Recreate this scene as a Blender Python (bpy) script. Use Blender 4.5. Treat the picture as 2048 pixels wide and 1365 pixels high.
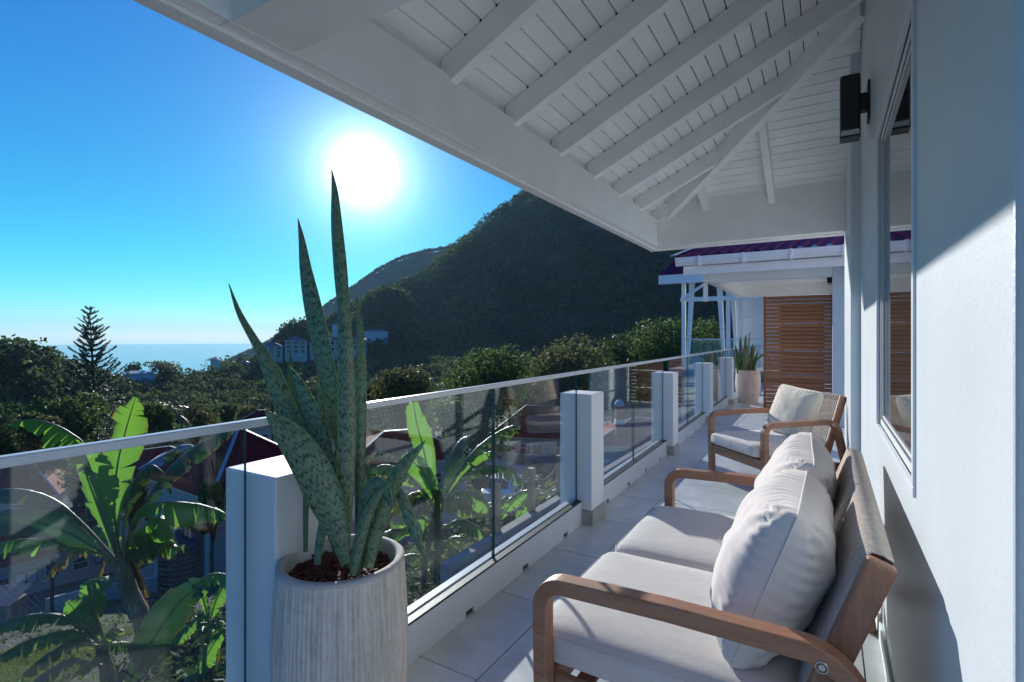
import bpy, bmesh, math, random
import numpy as np
from mathutils import Vector, Matrix, noise as mnoise

for o in list(bpy.data.objects): bpy.data.objects.remove(o)
random.seed(7); rng = np.random.default_rng(7)
R = math.radians
scene = bpy.context.scene
col = scene.collection

# ---------------------------------------------------------------- camera, sky, sun, exposure
EYE = 1.35
YAW = R(31.2)
FWD = Vector((-math.sin(YAW), math.cos(YAW), 0)); RGT = Vector((math.cos(YAW), math.sin(YAW), 0))
FPX = 1040.0
cam_d = bpy.data.cameras.new('camera'); cam = bpy.data.objects.new('camera', cam_d); col.objects.link(cam)
cam.location = (0, 0, EYE); cam.rotation_euler = (R(90), 0, YAW)
cam_d.sensor_width = 36; cam_d.lens = FPX / 2048 * 36; cam_d.shift_y = -8.5 / 2048
cam_d.clip_start = .05; cam_d.clip_end = 60000
scene.camera = cam

def at(px, py, d):
    """world point that lies d metres ahead of the eye in the direction of photo pixel (px, py)"""
    return Vector((0, 0, EYE)) + d * (FWD + (px - 1024) / FPX * RGT + Vector((0, 0, (674 - py) / FPX)))

SUN_EL, SUN_PX = 17.0, 728
sd = (FWD + (SUN_PX - 1024) / FPX * RGT).normalized()
SUN_DIR = Vector((sd.x * math.cos(R(SUN_EL)), sd.y * math.cos(R(SUN_EL)), math.sin(R(SUN_EL))))
w = bpy.data.worlds.new('World'); scene.world = w; w.use_nodes = True
nt = w.node_tree; nt.nodes.clear()
wo = nt.nodes.new('ShaderNodeOutputWorld'); bg = nt.nodes.new('ShaderNodeBackground'); sky = nt.nodes.new('ShaderNodeTexSky')
sky.sky_type = 'NISHITA'; sky.sun_disc = False
sky.sun_elevation = R(SUN_EL); sky.sun_rotation = math.atan2(SUN_DIR.x, SUN_DIR.y)
sky.altitude = 1500; sky.air_density = 1.0; sky.dust_density = 0.0; sky.ozone_density = 3.0
bg.inputs['Strength'].default_value = .10
# the bright aureole that the sky has round the sun
tc = nt.nodes.new('ShaderNodeTexCoord')
dp = nt.nodes.new('ShaderNodeVectorMath'); dp.operation = 'DOT_PRODUCT'
nrm = nt.nodes.new('ShaderNodeVectorMath'); nrm.operation = 'NORMALIZE'
nt.links.new(tc.outputs['Generated'], nrm.inputs[0]); nt.links.new(nrm.outputs[0], dp.inputs[0]); dp.inputs[1].default_value = SUN_DIR
def wmath(op, a, b=None, c=None):
    n = nt.nodes.new('ShaderNodeMath'); n.operation = op
    for i, v in enumerate((a, b, c)):
        if v is None: continue
        if isinstance(v, (int, float)): n.inputs[i].default_value = v
        else: nt.links.new(v, n.inputs[i])
    return n.outputs[0]
dcl = wmath('MINIMUM', wmath('MAXIMUM', dp.outputs['Value'], -1.0), 1.0)
ang = wmath('ARCCOSINE', dcl)
def gauss(amp, width, p=2.0):
    return wmath('MULTIPLY', wmath('EXPONENT', wmath('MULTIPLY', wmath('POWER', wmath('DIVIDE', ang, R(width)), p), -1.0)), amp)
deg = wmath('MULTIPLY', ang, 180 / math.pi)
GLOW = wmath('MULTIPLY', wmath('POWER', wmath('ADD', deg, .35), -1.95), 100.0)
gc = nt.nodes.new('ShaderNodeVectorMath'); gc.operation = 'SCALE'; gc.inputs[0].default_value = (.72, .98, 1.06)
nt.links.new(GLOW, gc.inputs['Scale'])
# the clear tropical sky is deeper and bluer than the texture's: a grade per channel
sp = nt.nodes.new('ShaderNodeSeparateXYZ'); nt.links.new(sky.outputs[0], sp.inputs[0]); cm = nt.nodes.new('ShaderNodeCombineXYZ')
for i, (k_, p_) in enumerate(((.58, 3.2), (.64, 1.22), (.56, .55))):
    nt.links.new(wmath('MULTIPLY', wmath('POWER', wmath('MULTIPLY', sp.outputs[i], .1), p_), 10 * k_), cm.inputs[i])
ad = nt.nodes.new('ShaderNodeVectorMath'); ad.operation = 'ADD'
nt.links.new(cm.outputs[0], ad.inputs[0]); nt.links.new(gc.outputs[0], ad.inputs[1])
nt.links.new(ad.outputs[0], bg.inputs['Color']); nt.links.new(bg.outputs[0], wo.inputs['Surface'])

sl = bpy.data.lights.new('sun', 'SUN'); so = bpy.data.objects.new('sun', sl); col.objects.link(so)
sl.energy = 3.4; sl.angle = R(.53); sl.color = (1.0, .965, .92)
so.rotation_euler = (-SUN_DIR).to_track_quat('-Z', 'Y').to_euler(); so.location = (0, 0, 60)
scene.view_settings.view_transform = 'Standard'; scene.view_settings.look = 'None'
scene.view_settings.exposure = 0.95; scene.view_settings.gamma = 1.0; scene.view_settings.use_curve_mapping = False
scene.render.engine = 'CYCLES'
cy = scene.cycles
cy.max_bounces = 14; cy.diffuse_bounces = 9; cy.glossy_bounces = 4; cy.transmission_bounces = 6
cy.transparent_max_bounces = 24; cy.volume_bounces = 0; cy.sample_clamp_indirect = 12.0; cy.use_denoising = True
cy.caustics_reflective = False; cy.caustics_refractive = False

# ---------------------------------------------------------------- materials
MATS = {}
class NT:
    def __init__(s, name):
        s.m = bpy.data.materials.new(name); s.m.use_nodes = True; s.t = s.m.node_tree; s.t.nodes.clear()
        s.out = s.n('ShaderNodeOutputMaterial')
        MATS[name] = s.m
    def n(s, typ, **kw):
        x = s.t.nodes.new(typ)
        for k, v in kw.items(): setattr(x, k, v)
        return x
    def set(s, sock, v):
        if hasattr(v, 'links') or isinstance(v, bpy.types.NodeSocket): s.t.links.new(v, sock)
        elif isinstance(v, (tuple, list)) and len(v) == 3 and sock.type == 'RGBA': sock.default_value = (*v, 1)
        else: sock.default_value = v
    def math(s, op, a, b=None, c=None, clamp=False):
        n = s.n('ShaderNodeMath', operation=op); n.use_clamp = clamp
        for i, v in enumerate((a, b, c)):
            if v is not None: s.set(n.inputs[i], v)
        return n.outputs[0]
    def coord(s, kind='Object', scale=(1, 1, 1), rnd=0.0):
        c = s.n('ShaderNodeTexCoord').outputs[kind]
        if rnd:
            oi = s.n('ShaderNodeObjectInfo').outputs['Random']
            cb = s.n('ShaderNodeCombineXYZ'); r = s.math('MULTIPLY', oi, rnd)
            for i in range(3): s.set(cb.inputs[i], r)
            va = s.n('ShaderNodeVectorMath', operation='ADD'); s.set(va.inputs[0], c); s.set(va.inputs[1], cb.outputs[0]); c = va.outputs[0]
        mp = s.n('ShaderNodeMapping'); s.set(mp.inputs['Vector'], c); mp.inputs['Scale'].default_value = scale
        return mp.outputs[0]
    def noise(s, vec, scale, detail=4, rough=.55, dist=0):
        n = s.n('ShaderNodeTexNoise'); s.set(n.inputs['Vector'], vec); n.inputs['Scale'].default_value = scale
        n.inputs['Detail'].default_value = detail; n.inputs['Roughness'].default_value = rough; n.inputs['Distortion'].default_value = dist
        return n.outputs['Fac']
    def ramp(s, f, stops):
        r = s.n('ShaderNodeValToRGB'); s.set(r.inputs[0], f); e = r.color_ramp.elements
        while len(e) < len(stops): e.new(.5)
        for el, (p, c) in zip(e, stops): el.position = p; el.color = (*c, 1)
        return r.outputs[0]
    def mix(s, f, a, b, mode='MIX'):
        m = s.n('ShaderNodeMix', data_type='RGBA', blend_type=mode); s.set(m.inputs['Factor'], f)
        s.set(m.inputs[6], a); s.set(m.inputs[7], b); return m.outputs[2]
    def bump(s, h, strength, dist=.01, normal=None):
        b = s.n('ShaderNodeBump'); s.set(b.inputs['Height'], h); b.inputs['Strength'].default_value = strength; b.inputs['Distance'].default_value = dist
        if normal is not None: s.set(b.inputs['Normal'], normal)
        return b.outputs[0]
    def princ(s, col, rough=.6, normal=None, metal=0, spec=.5, **kw):
        p = s.n('ShaderNodeBsdfPrincipled'); s.set(p.inputs['Base Color'], col); s.set(p.inputs['Roughness'], rough)
        p.inputs['Metallic'].default_value = metal; p.inputs['Specular IOR Level'].default_value = spec
        if normal is not None: s.set(p.inputs['Normal'], normal)
        for k, v in kw.items(): s.set(p.inputs[k], v)
        s.set(s.out.inputs['Surface'], p.outputs[0]); return p
def sc(c, k): return tuple(min(1, x * k) for x in c)

def plain(name, c, rough=.6, var=.12, scale=6, bump=.15, bscale=60, metal=0, spec=.5, rnd=5.0, bdist=.004, tone=0.0, **kw):
    t = NT(name); v = t.coord('Object', rnd=rnd)
    f = t.noise(v, scale, 5, .6)
    cc = t.ramp(f, [(.25, sc(c, 1 - var)), (.75, sc(c, 1 + var))])
    if tone:
        oi = t.n('ShaderNodeObjectInfo').outputs['Random']
        cc = t.mix(1.0, cc, t.ramp(oi, [(0, (1 - tone,) * 3), (1, (1 + 0 * tone,) * 3)]), 'MULTIPLY')
    nb = t.bump(t.noise(v, bscale, 3, .6), bump, bdist) if bump else None
    rg = t.math('MULTIPLY_ADD', t.noise(v, scale * 2.3, 3), .25 * rough, rough * .87)
    t.princ(cc, rg, nb, metal, spec, **kw); return t.m

def wood(name, dark, light, axis='X', scale=1.0, rough=.55, knots=False, bump=.25, wear=0.0, tone=.2):
    t = NT(name); s = {'X': (.6, 9, 9), 'Y': (9, .6, 9), 'Z': (9, 9, .6)}[axis]
    v = t.coord('Object', tuple(x * scale for x in s), rnd=9.0)
    n1 = t.noise(v, 3.2, 6, .65, .6); n2 = t.noise(v, 14, 3, .7)
    f = t.math('MULTIPLY_ADD', n2, .35, t.math('MULTIPLY', n1, .72))
    c = t.ramp(f, [(.3, dark), (.5, sc(tuple((a + b) / 2 for a, b in zip(dark, light)), 1)), (.72, light)])
    if knots:
        vv = t.n('ShaderNodeTexVoronoi'); t.set(vv.inputs['Vector'], t.coord('Object', tuple(x * .35 for x in (1.2, 3, 3)), rnd=9.0)); vv.inputs['Scale'].default_value = 5
        c = t.mix(t.ramp(vv.outputs['Distance'], [(.0, (1, 1, 1)), (.07, (0, 0, 0))]), c, sc(dark, .45))
    if wear:
        c = t.mix(t.math('MULTIPLY', t.ramp(t.noise(t.coord('Object', rnd=4.0), 7, 5, .7), [(.5, (0, 0, 0)), (.75, (1, 1, 1))]), wear), c, (.38, .33, .3))
    oi = t.n('ShaderNodeObjectInfo').outputs['Random']
    c = t.mix(1.0, c, t.ramp(oi, [(0, (1 - tone,) * 3), (1, (1, 1, 1))]), 'MULTIPLY')
    t.princ(c, rough, t.bump(f, bump, .004)); return t.m

def fabric(name, c, var=.05, weave=900, bump=.5):
    t = NT(name); v = t.coord('Object')
    w1 = t.n('ShaderNodeTexNoise'); t.set(w1.inputs['Vector'], t.coord('Object', (1, 1, .25))); w1.inputs['Scale'].default_value = weave; w1.inputs['Detail'].default_value = 1
    w2 = t.noise(v, 5, 5, .65); w3 = t.noise(v, 340, 2)
    cc = t.ramp(w2, [(.3, sc(c, 1 - var)), (.7, sc(c, 1 + var))])
    cc = t.mix(1.0, cc, t.ramp(w3, [(.3, (.88, .88, .89)), (.7, (1, 1, 1))]), 'MULTIPLY')
    b = t.bump(t.math('ADD', w1.outputs['Fac'], w3), bump * .35, .0012)
    b = t.bump(t.noise(v, 16, 4, .6), .22, .008, b)
    t.princ(cc, .92, b, spec=.2, **{'Sheen Weight': .25, 'Sheen Roughness': .6}); return t.m

WHITE = (.80, .82, .84)
M = {}
M['white'] = plain('white_paint', WHITE, .42, .03, 2.5, .22, 240, bdist=.0012, tone=.03)
M['trim'] = plain('trim_paint', (.87, .875, .865), .45, .05, 5, .3, 90, bdist=.0015, tone=.05)
M['board'] = plain('ceiling_board_paint', (.88, .88, .865), .5, .05, 4, .3, 70, bdist=.0012, tone=.07)
# stucco wall: rough roller texture
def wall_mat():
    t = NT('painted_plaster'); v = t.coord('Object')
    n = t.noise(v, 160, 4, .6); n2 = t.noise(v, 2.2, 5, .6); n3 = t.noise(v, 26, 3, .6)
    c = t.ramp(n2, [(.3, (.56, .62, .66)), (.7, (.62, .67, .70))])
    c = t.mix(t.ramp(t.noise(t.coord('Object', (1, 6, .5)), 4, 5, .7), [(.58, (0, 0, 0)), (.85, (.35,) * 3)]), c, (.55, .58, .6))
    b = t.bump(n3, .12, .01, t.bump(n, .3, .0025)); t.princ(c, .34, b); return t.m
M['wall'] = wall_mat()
M['post'] = plain('post_paint', (.78, .81, .83), .45, .035, 3, .3, 130, bdist=.0015)
M['alu'] = plain('white_aluminium', (.66, .70, .74), .32, .04, 5, .05, 200, tone=.03)
M['rail'] = plain('rail_aluminium', (.64, .67, .71), .3, .03, 5, .05, 300)
M['gasket'] = plain('black_rubber', (.02, .025, .03), .5)
M['black'] = plain('black_powder_coat', (.012, .013, .016), .42, .1, 30, .2, 500, bdist=.0005)
M['lens'] = plain('frosted_lens', (.6, .64, .68), .25)
M['steel'] = plain('stainless_steel', (.55, .55, .56), .25, metal=1)
M['skirt'] = plain('grey_stone_skirting', (.38, .38, .37), .6, .14, 12, .25, 120, tone=.08)
M['grout'] = plain('grout', (.26, .23, .20), .9, .2, 30)
def tile_mat():
    t = NT('porcelain_tile'); v = t.coord('Object', rnd=40.0)
    n = t.noise(v, 1.6, 6, .62, 1.2); n2 = t.noise(v, 7, 5, .6, .4)
    f = t.math('MULTIPLY_ADD', n2, .4, t.math('MULTIPLY', n, .6))
    c = t.ramp(f, [(.3, (.38, .40, .425)), (.5, (.53, .55, .565)), (.68, (.65, .66, .665))])
    c = t.mix(t.ramp(t.noise(t.coord('Object', (1, 1, 1), rnd=40), 3.2, 8, .75), [(.62, (0, 0, 0)), (.8, (.7,) * 3)]), c, (.34, .325, .31))
    rg = t.math('MULTIPLY_ADD', n2, .22, .30)
    t.princ(c, rg, t.bump(n2, .12, .004)); return t.m
M['tile'] = tile_mat()
M['teak'] = wood('teak_frame_wood', (.22, .095, .052), (.46, .225, .135), 'X', 1.0, .5, wear=.35, tone=.1)
M['teak_y'] = wood('teak_rail_wood', (.22, .095, .052), (.45, .22, .13), 'Y', 1.0, .5, wear=.3, tone=.1)
M['teak_z'] = wood('teak_leg_wood', (.22, .095, .052), (.45, .22, .13), 'Z', 1.0, .5, wear=.3, tone=.1)
M['cedar'] = wood('cedar_slat_wood', (.42, .135, .05), (.70, .28, .11), 'X', 1.0, .55, knots=True, tone=.28)
M['cedar_z'] = wood('cedar_post_wood', (.36, .11, .042), (.60, .22, .09), 'Z', 1.0, .55)
M['deck'] = wood('weathered_deck_wood', (.17, .15, .13), (.34, .31, .27), 'X', .6, .8, tone=.3)
M['post_wood'] = wood('bollard_wood', (.34, .19, .10), (.60, .38, .22), 'Z', 1, .7)
M['linen'] = fabric('grey_linen_cushion', (.67, .595, .565))
M['linen_light'] = fabric('pale_linen_pillow', (.70, .635, .60))
M['cream'] = fabric('cream_cotton_pillow', (.78, .69, .56))
M['cord'] = plain('woven_cord', (.56, .49, .43), .85, .25, 60, .6, 900, bdist=.001)
M['pot'] = None
def pot_mat():
    t = NT('ribbed_stone_planter'); v = t.coord('Object', (14, 14, 1.2), rnd=3.0); v2 = t.coord('Object', rnd=3.0)
    n = t.noise(v, 3.0, 5, .7, .3); n2 = t.noise(v2, 45, 4, .7)
    c = t.ramp(t.math('MULTIPLY_ADD', n2, .3, t.math('MULTIPLY', n, .75)), [(.3, (.30, .245, .205)), (.46, (.55, .475, .415)), (.62, (.72, .64, .575))])
    t.princ(c, .82, t.bump(n2, .5, .003)); return t.m
M['pot'] = pot_mat()
M['pot_rim'] = plain('planter_rim_stone', (.50, .46, .44), .8, .14, 14, .4, 80)
M['mulch'] = plain('bark_mulch', (.17, .055, .038), .8, .6, 30, .5, 90, tone=.5)
M['dirt'] = plain('planter_soil', (.03, .016, .012), .95, .4, 30)
M['red_roof'] = plain('red_roof_metal', (.24, .014, .016), .75, .25, 1.2, .1, 9, spec=.06)
M['roof_far'] = plain('purple_red_roof_metal', (.15, .012, .055), .45, .15, 2, .1, 9, spec=.4)
M['blue_flash'] = plain('galvanised_flashing', (.30, .34, .38), .5, .1, 3)
M['house_white'] = plain('house_white_boards', (.36, .375, .38), .6, .1, 1.5, .2, 12)
M['far_white'] = plain('far_house_wall', (.52, .54, .55), .7, .08, .4)
M['green_paint'] = plain('green_shutter_paint', (.015, .10, .055), .5, .15, 4)
M['dark_glass'] = plain('dark_window_glass', (.015, .018, .022), .08, .1, 3, 0)
M['concrete'] = plain('weathered_concrete', (.30, .29, .275), .9, .25, 2.0, .5, 40, bdist=.01)
M['asphalt'] = plain('asphalt', (.06, .06, .062), .9, .2, 3, .4, 60)
M['rust'] = plain('rusty_sheet_metal', (.20, .165, .14), .7, .4, 3, .2, 20)
M['rope'] = plain('hemp_rope', (.33, .30, .26), .9, .2, 60, .6, 200)
M['tank'] = plain('black_plastic_tank', (.012, .013, .016), .45, .2, 3)
M['bark'] = plain('tree_bark', (.085, .06, .045), .95, .35, 6, .8, 18, bdist=.03)
M['sign_red'] = plain('sign_red', (.50, .02, .03), .5, .08, 6, 0)
M['sign_white'] = plain('sign_white', (.75, .75, .75), .5, .05, 6, 0)
M['pole'] = plain('galvanised_pole', (.4, .4, .41), .4, metal=.7)

def glass_mat(name, tint, f0=.045, rough=0.0, veil=0.0):
    t = NT(name); g = t.n('ShaderNodeNewGeometry')
    d = t.n('ShaderNodeVectorMath', operation='DOT_PRODUCT'); t.set(d.inputs[0], g.outputs['Normal']); t.set(d.inputs[1], g.outputs['Incoming'])
    a = t.math('ABSOLUTE', d.outputs['Value']); p = t.math('POWER', t.math('SUBTRACT', 1.0, a), 5.0)
    f = t.math('MULTIPLY_ADD', p, 1 - f0, f0, clamp=True)
    tr = t.n('ShaderNodeBsdfTransparent'); t.set(tr.inputs[0], tint)
    gl = t.n('ShaderNodeBsdfGlossy'); gl.inputs['Roughness'].default_value = rough; t.set(gl.inputs[0], (1, 1, 1))
    mx = t.n('ShaderNodeMixShader'); t.set(mx.inputs[0], f); t.set(mx.inputs[1], tr.outputs[0]); t.set(mx.inputs[2], gl.outputs[0])
    o = mx.outputs[0]
    if veil:
        df = t.n('ShaderNodeBsdfDiffuse'); t.set(df.inputs[0], (.7, .8, .85)); m2 = t.n('ShaderNodeMixShader')
        n = t.noise(t.coord('Object'), 3.5, 5, .6); n2 = t.noise(t.coord('Object'), 160, 2, .6)
        t.set(m2.inputs[0], t.math('MULTIPLY', t.math('MULTIPLY', n, veil), t.math('POWER', n2, 1.5))); t.set(m2.inputs[1], o); t.set(m2.inputs[2], df.outputs[0]); o = m2.outputs[0]
    t.set(t.out.inputs['Surface'], o); return t.m
M['glass'] = glass_mat('balustrade_glass', (.95, .986, .982), .045, 0, .016)
M['glass_edge'] = plain('green_glass_edge', (.012, .075, .07), .15, .1, 4, 0)
# window pane: dark coated glass over a dark room
t = NT('window_glass'); t.princ((.012, .016, .02), .015, None, 0, .9, IOR=1.7); M['pane'] = t.m

# ---------------------------------------------------------------- mesh helpers
class MB:
    def __init__(s): s.v = []; s.f = []; s.uv = None; s.mi = []; s.cur = 0
    def add(s, verts, faces):
        b = len(s.v); s.v += [tuple(x) for x in verts]; s.f += [tuple(i + b for i in f) for f in faces]; s.mi += [s.cur] * len(faces)
    def box(s, a, b, mtx=None):
        (x0, y0, z0), (x1, y1, z1) = a, b
        vs = [Vector(p) for p in ((x0,y0,z0),(x1,y0,z0),(x1,y1,z0),(x0,y1,z0),(x0,y0,z1),(x1,y0,z1),(x1,y1,z1),(x0,y1,z1))]
        if mtx is not None: vs = [mtx @ p for p in vs]
        s.add(vs, [(0,3,2,1),(4,5,6,7),(0,1,5,4),(1,2,6,5),(2,3,7,6),(3,0,4,7)])
    def hexa(s, vs): s.add(vs, [(0,3,2,1),(4,5,6,7),(0,1,5,4),(1,2,6,5),(2,3,7,6),(3,0,4,7)])
    def beam(s, p, q, w, h, up=Vector((0, 0, 1))):
        """box from p to q (centre line of its bottom face), w wide, h tall along up"""
        p, q = Vector(p), Vector(q); d = (q - p).normalized(); sd_ = d.cross(up).normalized() * (w / 2); u = up * h
        s.hexa([p - sd_, q - sd_, q + sd_, p + sd_, p - sd_ + u, q - sd_ + u, q + sd_ + u, p + sd_ + u])
    def tube(s, pts, r, n=8, cap=True):
        pts = [Vector(p) for p in pts]; rr = r if isinstance(r, (list, tuple)) else [r] * len(pts)
        ref = Vector((0, 0, 1)); rings = []
        for i, p in enumerate(pts):
            d = (pts[min(i + 1, len(pts) - 1)] - pts[max(i - 1, 0)]).normalized()
            if abs(d.dot(ref)) > .95: ref = Vector((1, 0, 0)) if abs(d.x) < .9 else Vector((0, 1, 0))
            a = d.cross(ref).normalized(); b = d.cross(a).normalized(); ref = b.cross(d) if False else ref
            rings.append([p + rr[i] * (math.cos(2 * math.pi * k / n) * a + math.sin(2 * math.pi * k / n) * b) for k in range(n)])
        vs = [v for rg in rings for v in rg]
        fs = [(i * n + k, i * n + (k + 1) % n, (i + 1) * n + (k + 1) % n, (i + 1) * n + k) for i in range(len(pts) - 1) for k in range(n)]
        if cap: fs += [tuple(range(n))[::-1], tuple((len(pts) - 1) * n + k for k in range(n))]
        s.add(vs, fs)
    def lathe(s, prof, n=48, c=(0, 0, 0)):
        vs = [(c[0] + r * math.cos(2 * math.pi * k / n), c[1] + r * math.sin(2 * math.pi * k / n), c[2] + z) for r, z in prof for k in range(n)]
        s.add(vs, [(i * n + k, i * n + (k + 1) % n, (i + 1) * n + (k + 1) % n, (i + 1) * n + k) for i in range(len(prof) - 1) for k in range(n)])
    def grid(s, rows):
        """rows: list of equal-length lists of points"""
        m = len(rows[0]); b = len(s.v)
        s.add([p for r_ in rows for p in r_], [(i * m + j, i * m + j + 1, (i + 1) * m + j + 1, (i + 1) * m + j) for i in range(len(rows) - 1) for j in range(m - 1)])
    def bent(s, pts, th, y0, y1):
        """strip in the XZ plane: pts are (x, z) on its outer side, th thick towards the right of travel, extruded in y"""
        n = len(pts); inn = []
        for i in range(n):
            a = pts[max(i - 1, 0)]; b = pts[min(i + 1, n - 1)]; dx, dz = b[0] - a[0], b[1] - a[1]; l = math.hypot(dx, dz)
            inn.append((pts[i][0] + dz / l * th, pts[i][1] - dx / l * th))
        vs = []
        for (ox, oz), (ix, iz) in zip(pts, inn): vs += [(ox, y0, oz), (ox, y1, oz), (ix, y1, iz), (ix, y0, iz)]
        fs = [(0, 1, 2, 3), (4 * n - 1, 4 * n - 2, 4 * n - 3, 4 * n - 4)]
        for i in range(n - 1):
            k = 4 * i
            for j in range(4): fs.append((k + j, k + 4 + j, k + 4 + (j + 1) % 4, k + (j + 1) % 4))
        s.add(vs, fs)
    def mesh(s, name, mats, smooth=False):
        me = bpy.data.meshes.new(name); me.from_pydata(s.v, [], s.f)
        for m_ in (mats if isinstance(mats, (list, tuple)) else [mats]): me.materials.append(m_)
        if any(s.mi): me.polygons.foreach_set('material_index', s.mi)
        if s.uv:
            ul = me.uv_layers.new(name='UVMap'); li = [0] * len(me.loops); me.loops.foreach_get('vertex_index', li)
            ul.data.foreach_set('uv', [c for i in li for c in s.uv[i]])
        if smooth: me.polygons.foreach_set('use_smooth', [True] * len(me.polygons))
        me.update(); return me
def link(name, me, parent=None, loc=None, rz=None, bevel=0, seg=2, sub=0, label=None):
    o = bpy.data.objects.new(name, me); col.objects.link(o)
    if parent is not None: o.parent = parent
    if loc is not None: o.location = loc
    if rz is not None: o.rotation_euler = (0, 0, rz)
    if bevel:
        b = o.modifiers.new('bevel', 'BEVEL'); b.width = bevel; b.segments = seg; b.limit_method = 'ANGLE'; b.angle_limit = R(40)
    if sub:
        s_ = o.modifiers.new('subdivision', 'SUBSURF'); s_.levels = sub; s_.render_levels = sub
    if label: o['label'] = label
    return o
def part(name, mb, mat_, parent=None, bevel=0, smooth=False, fix=True, **kw):
    me = mb.mesh(name, mat_, smooth)
    if fix:
        bm = bmesh.new(); bm.from_mesh(me); bmesh.ops.recalc_face_normals(bm, faces=bm.faces); bm.to_mesh(me); bm.free()
    if smooth:
        me.polygons.foreach_set('use_smooth', [True] * len(me.polygons))
    return link(name, me, parent, bevel=bevel, **kw)
def boxpart(name, a, b, mat_, parent=None, bevel=.004, **kw):
    mb = MB(); mb.box(a, b); return part(name, mb, mat_, parent, bevel, fix=False, **kw)
def thing(name, label, cat, loc=(0, 0, 0), rz=0, group=None):
    o = bpy.data.objects.new(name, None); col.objects.link(o); o.location = loc; o.rotation_euler = (0, 0, rz); o.empty_display_size = .2
    o['label'] = label; o['category'] = cat
    if group: o['group'] = group
    return o
def tag(o, label, cat, group=None):
    o['label'] = label; o['category'] = cat
    if group: o['group'] = group
    return o
def kind(o, k): o['kind'] = k; return o
def setup_empty(name, k='structure', loc=(0, 0, 0)):
    o = bpy.data.objects.new(name, None); col.objects.link(o); o.location = loc; o['kind'] = k; return o
def copy_tree(o, parent=None):
    c = o.copy(); col.objects.link(c)
    if parent is not None: c.parent = parent
    for ch in list(o.children): copy_tree(ch, c)
    return c
# ================================================================ OUR BALCONY: floor, wall, roof
XW = .21           # face of the house wall
# --- floor
def edge_x(y): return -1.610 - math.tan(R(1.26)) * (y - 3.48)      # outer edge, under the balustrade
b = MB(); b.hexa([Vector(q) for q in ((edge_x(-1.6), -1.6, -.30), (1.3, -1.6, -.30), (1.3, 24, -.30), (edge_x(24), 24, -.30), (edge_x(-1.6), -1.6, -.012), (1.3, -1.6, -.012), (1.3, 24, -.012), (edge_x(24), 24, -.012))])
fl = part('balcony_floor', b, M['grout'], None, 0, fix=False); kind(fl, 'structure')
tm = MB(); tm.box((-.3225, -.3225, -.012), (.3225, .3225, 0)); tme = tm.mesh('floor_tile', M['tile'])
xj = [-2.49, -1.83, -1.178, -.52, .13, .78]
for i in range(len(xj) - 1):
    for k in range(-6, 32):
        y0 = 2.33 + .652 * k
        if y0 > 21: break
        cx, cyy = (xj[i] + xj[i + 1]) / 2, y0 + .326
        ea, eb = edge_x(y0) + .004, edge_x(y0 + .652) + .004
        if xj[i + 1] <= min(ea, eb) + .03: continue
        if xj[i] > max(ea, eb):
            o = link('floor_tile', tme, fl, (cx, cyy, 0)); o.scale.x = (xj[i + 1] - xj[i] - .006) / .645
            if random.random() < .5: o.rotation_euler.z = math.pi
        else:
            xa, xb_, x1_ = max(xj[i] + .003, ea), max(xj[i] + .003, eb), xj[i + 1] - .003; t_ = MB(); ya, yb = cyy - .3225, cyy + .3225
            t_.hexa([Vector(q) for q in ((xa, ya, -.012), (x1_, ya, -.012), (x1_, yb, -.012), (xb_, yb, -.012), (xa, ya, 0), (x1_, ya, 0), (x1_, yb, 0), (xb_, yb, 0))])
            part('floor_tile', t_, M['tile'], fl, fix=False)
# --- house wall with its window
hw = thing('house_wall', 'white rendered wall behind the sofa, with the tall narrow mirror-like window', 'wall', (XW, 0, 0))
WY0, WY1, WZ0, WZ1 = 1.83, 3.03, .935, 2.30
def wallbox(name, y0, z0, y1, z1, x0=0, x1=.3, m='wall', bev=.006):
    return boxpart(name, (x0, y0, z0), (x1, y1, z1), M[m], hw, bev)
mb = MB()
for a in ((.924, 0, WY0, 3.9), (WY1, 0, 4.53, 3.9), (WY0, 0, WY1, WZ0), (WY0, WZ1, WY1, 3.9)):
    pass
# one watertight wall with a hole
def wall_hole(y0, y1, z0, z1, hy0, hy1, hz0, hz1, x0, x1):
    b = MB(); ys = [y0, hy0, hy1, y1]; zs = [z0, hz0, hz1, z1]
    idx = {}
    for xi, x in enumerate((x0, x1)):
        for i, y in enumerate(ys):
            for j, z in enumerate(zs): idx[(xi, i, j)] = len(b.v); b.v.append((x, y, z))
    def q(*k): b.f.append(tuple(idx[x] for x in k)); b.mi.append(0)
    for xi in (0, 1):
        for i in range(3):
            for j in range(3):
                if i == 1 and j == 1: continue
                q((xi, i, j), (xi, i + 1, j), (xi, i + 1, j + 1), (xi, i, j + 1))
    for i in range(3):
        q((0, i, 0), (0, i + 1, 0), (1, i + 1, 0), (1, i, 0)); q((0, i, 3), (0, i + 1, 3), (1, i + 1, 3), (1, i, 3))
        q((0, 0, i), (0, 0, i + 1), (1, 0, i + 1), (1, 0, i)); q((0, 3, i), (0, 3, i + 1), (1, 3, i + 1), (1, 3, i))
    q((0, 1, 1), (0, 2, 1), (1, 2, 1), (1, 1, 1)); q((0, 1, 2), (0, 2, 2), (1, 2, 2), (1, 1, 2))
    q((0, 1, 1), (0, 1, 2), (1, 1, 2), (1, 1, 1)); q((0, 2, 1), (0, 2, 2), (1, 2, 2), (1, 2, 1))
    return b
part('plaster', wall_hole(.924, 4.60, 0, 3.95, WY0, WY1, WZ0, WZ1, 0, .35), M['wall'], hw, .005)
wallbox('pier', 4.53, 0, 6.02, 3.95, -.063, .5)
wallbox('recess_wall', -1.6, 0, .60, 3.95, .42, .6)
wallbox('unseen_light_wall', 6.1, 0, 9.3, 3.95, .9, 1.2)  # unseen wall beyond the pier, added for its effect on the light
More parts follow.
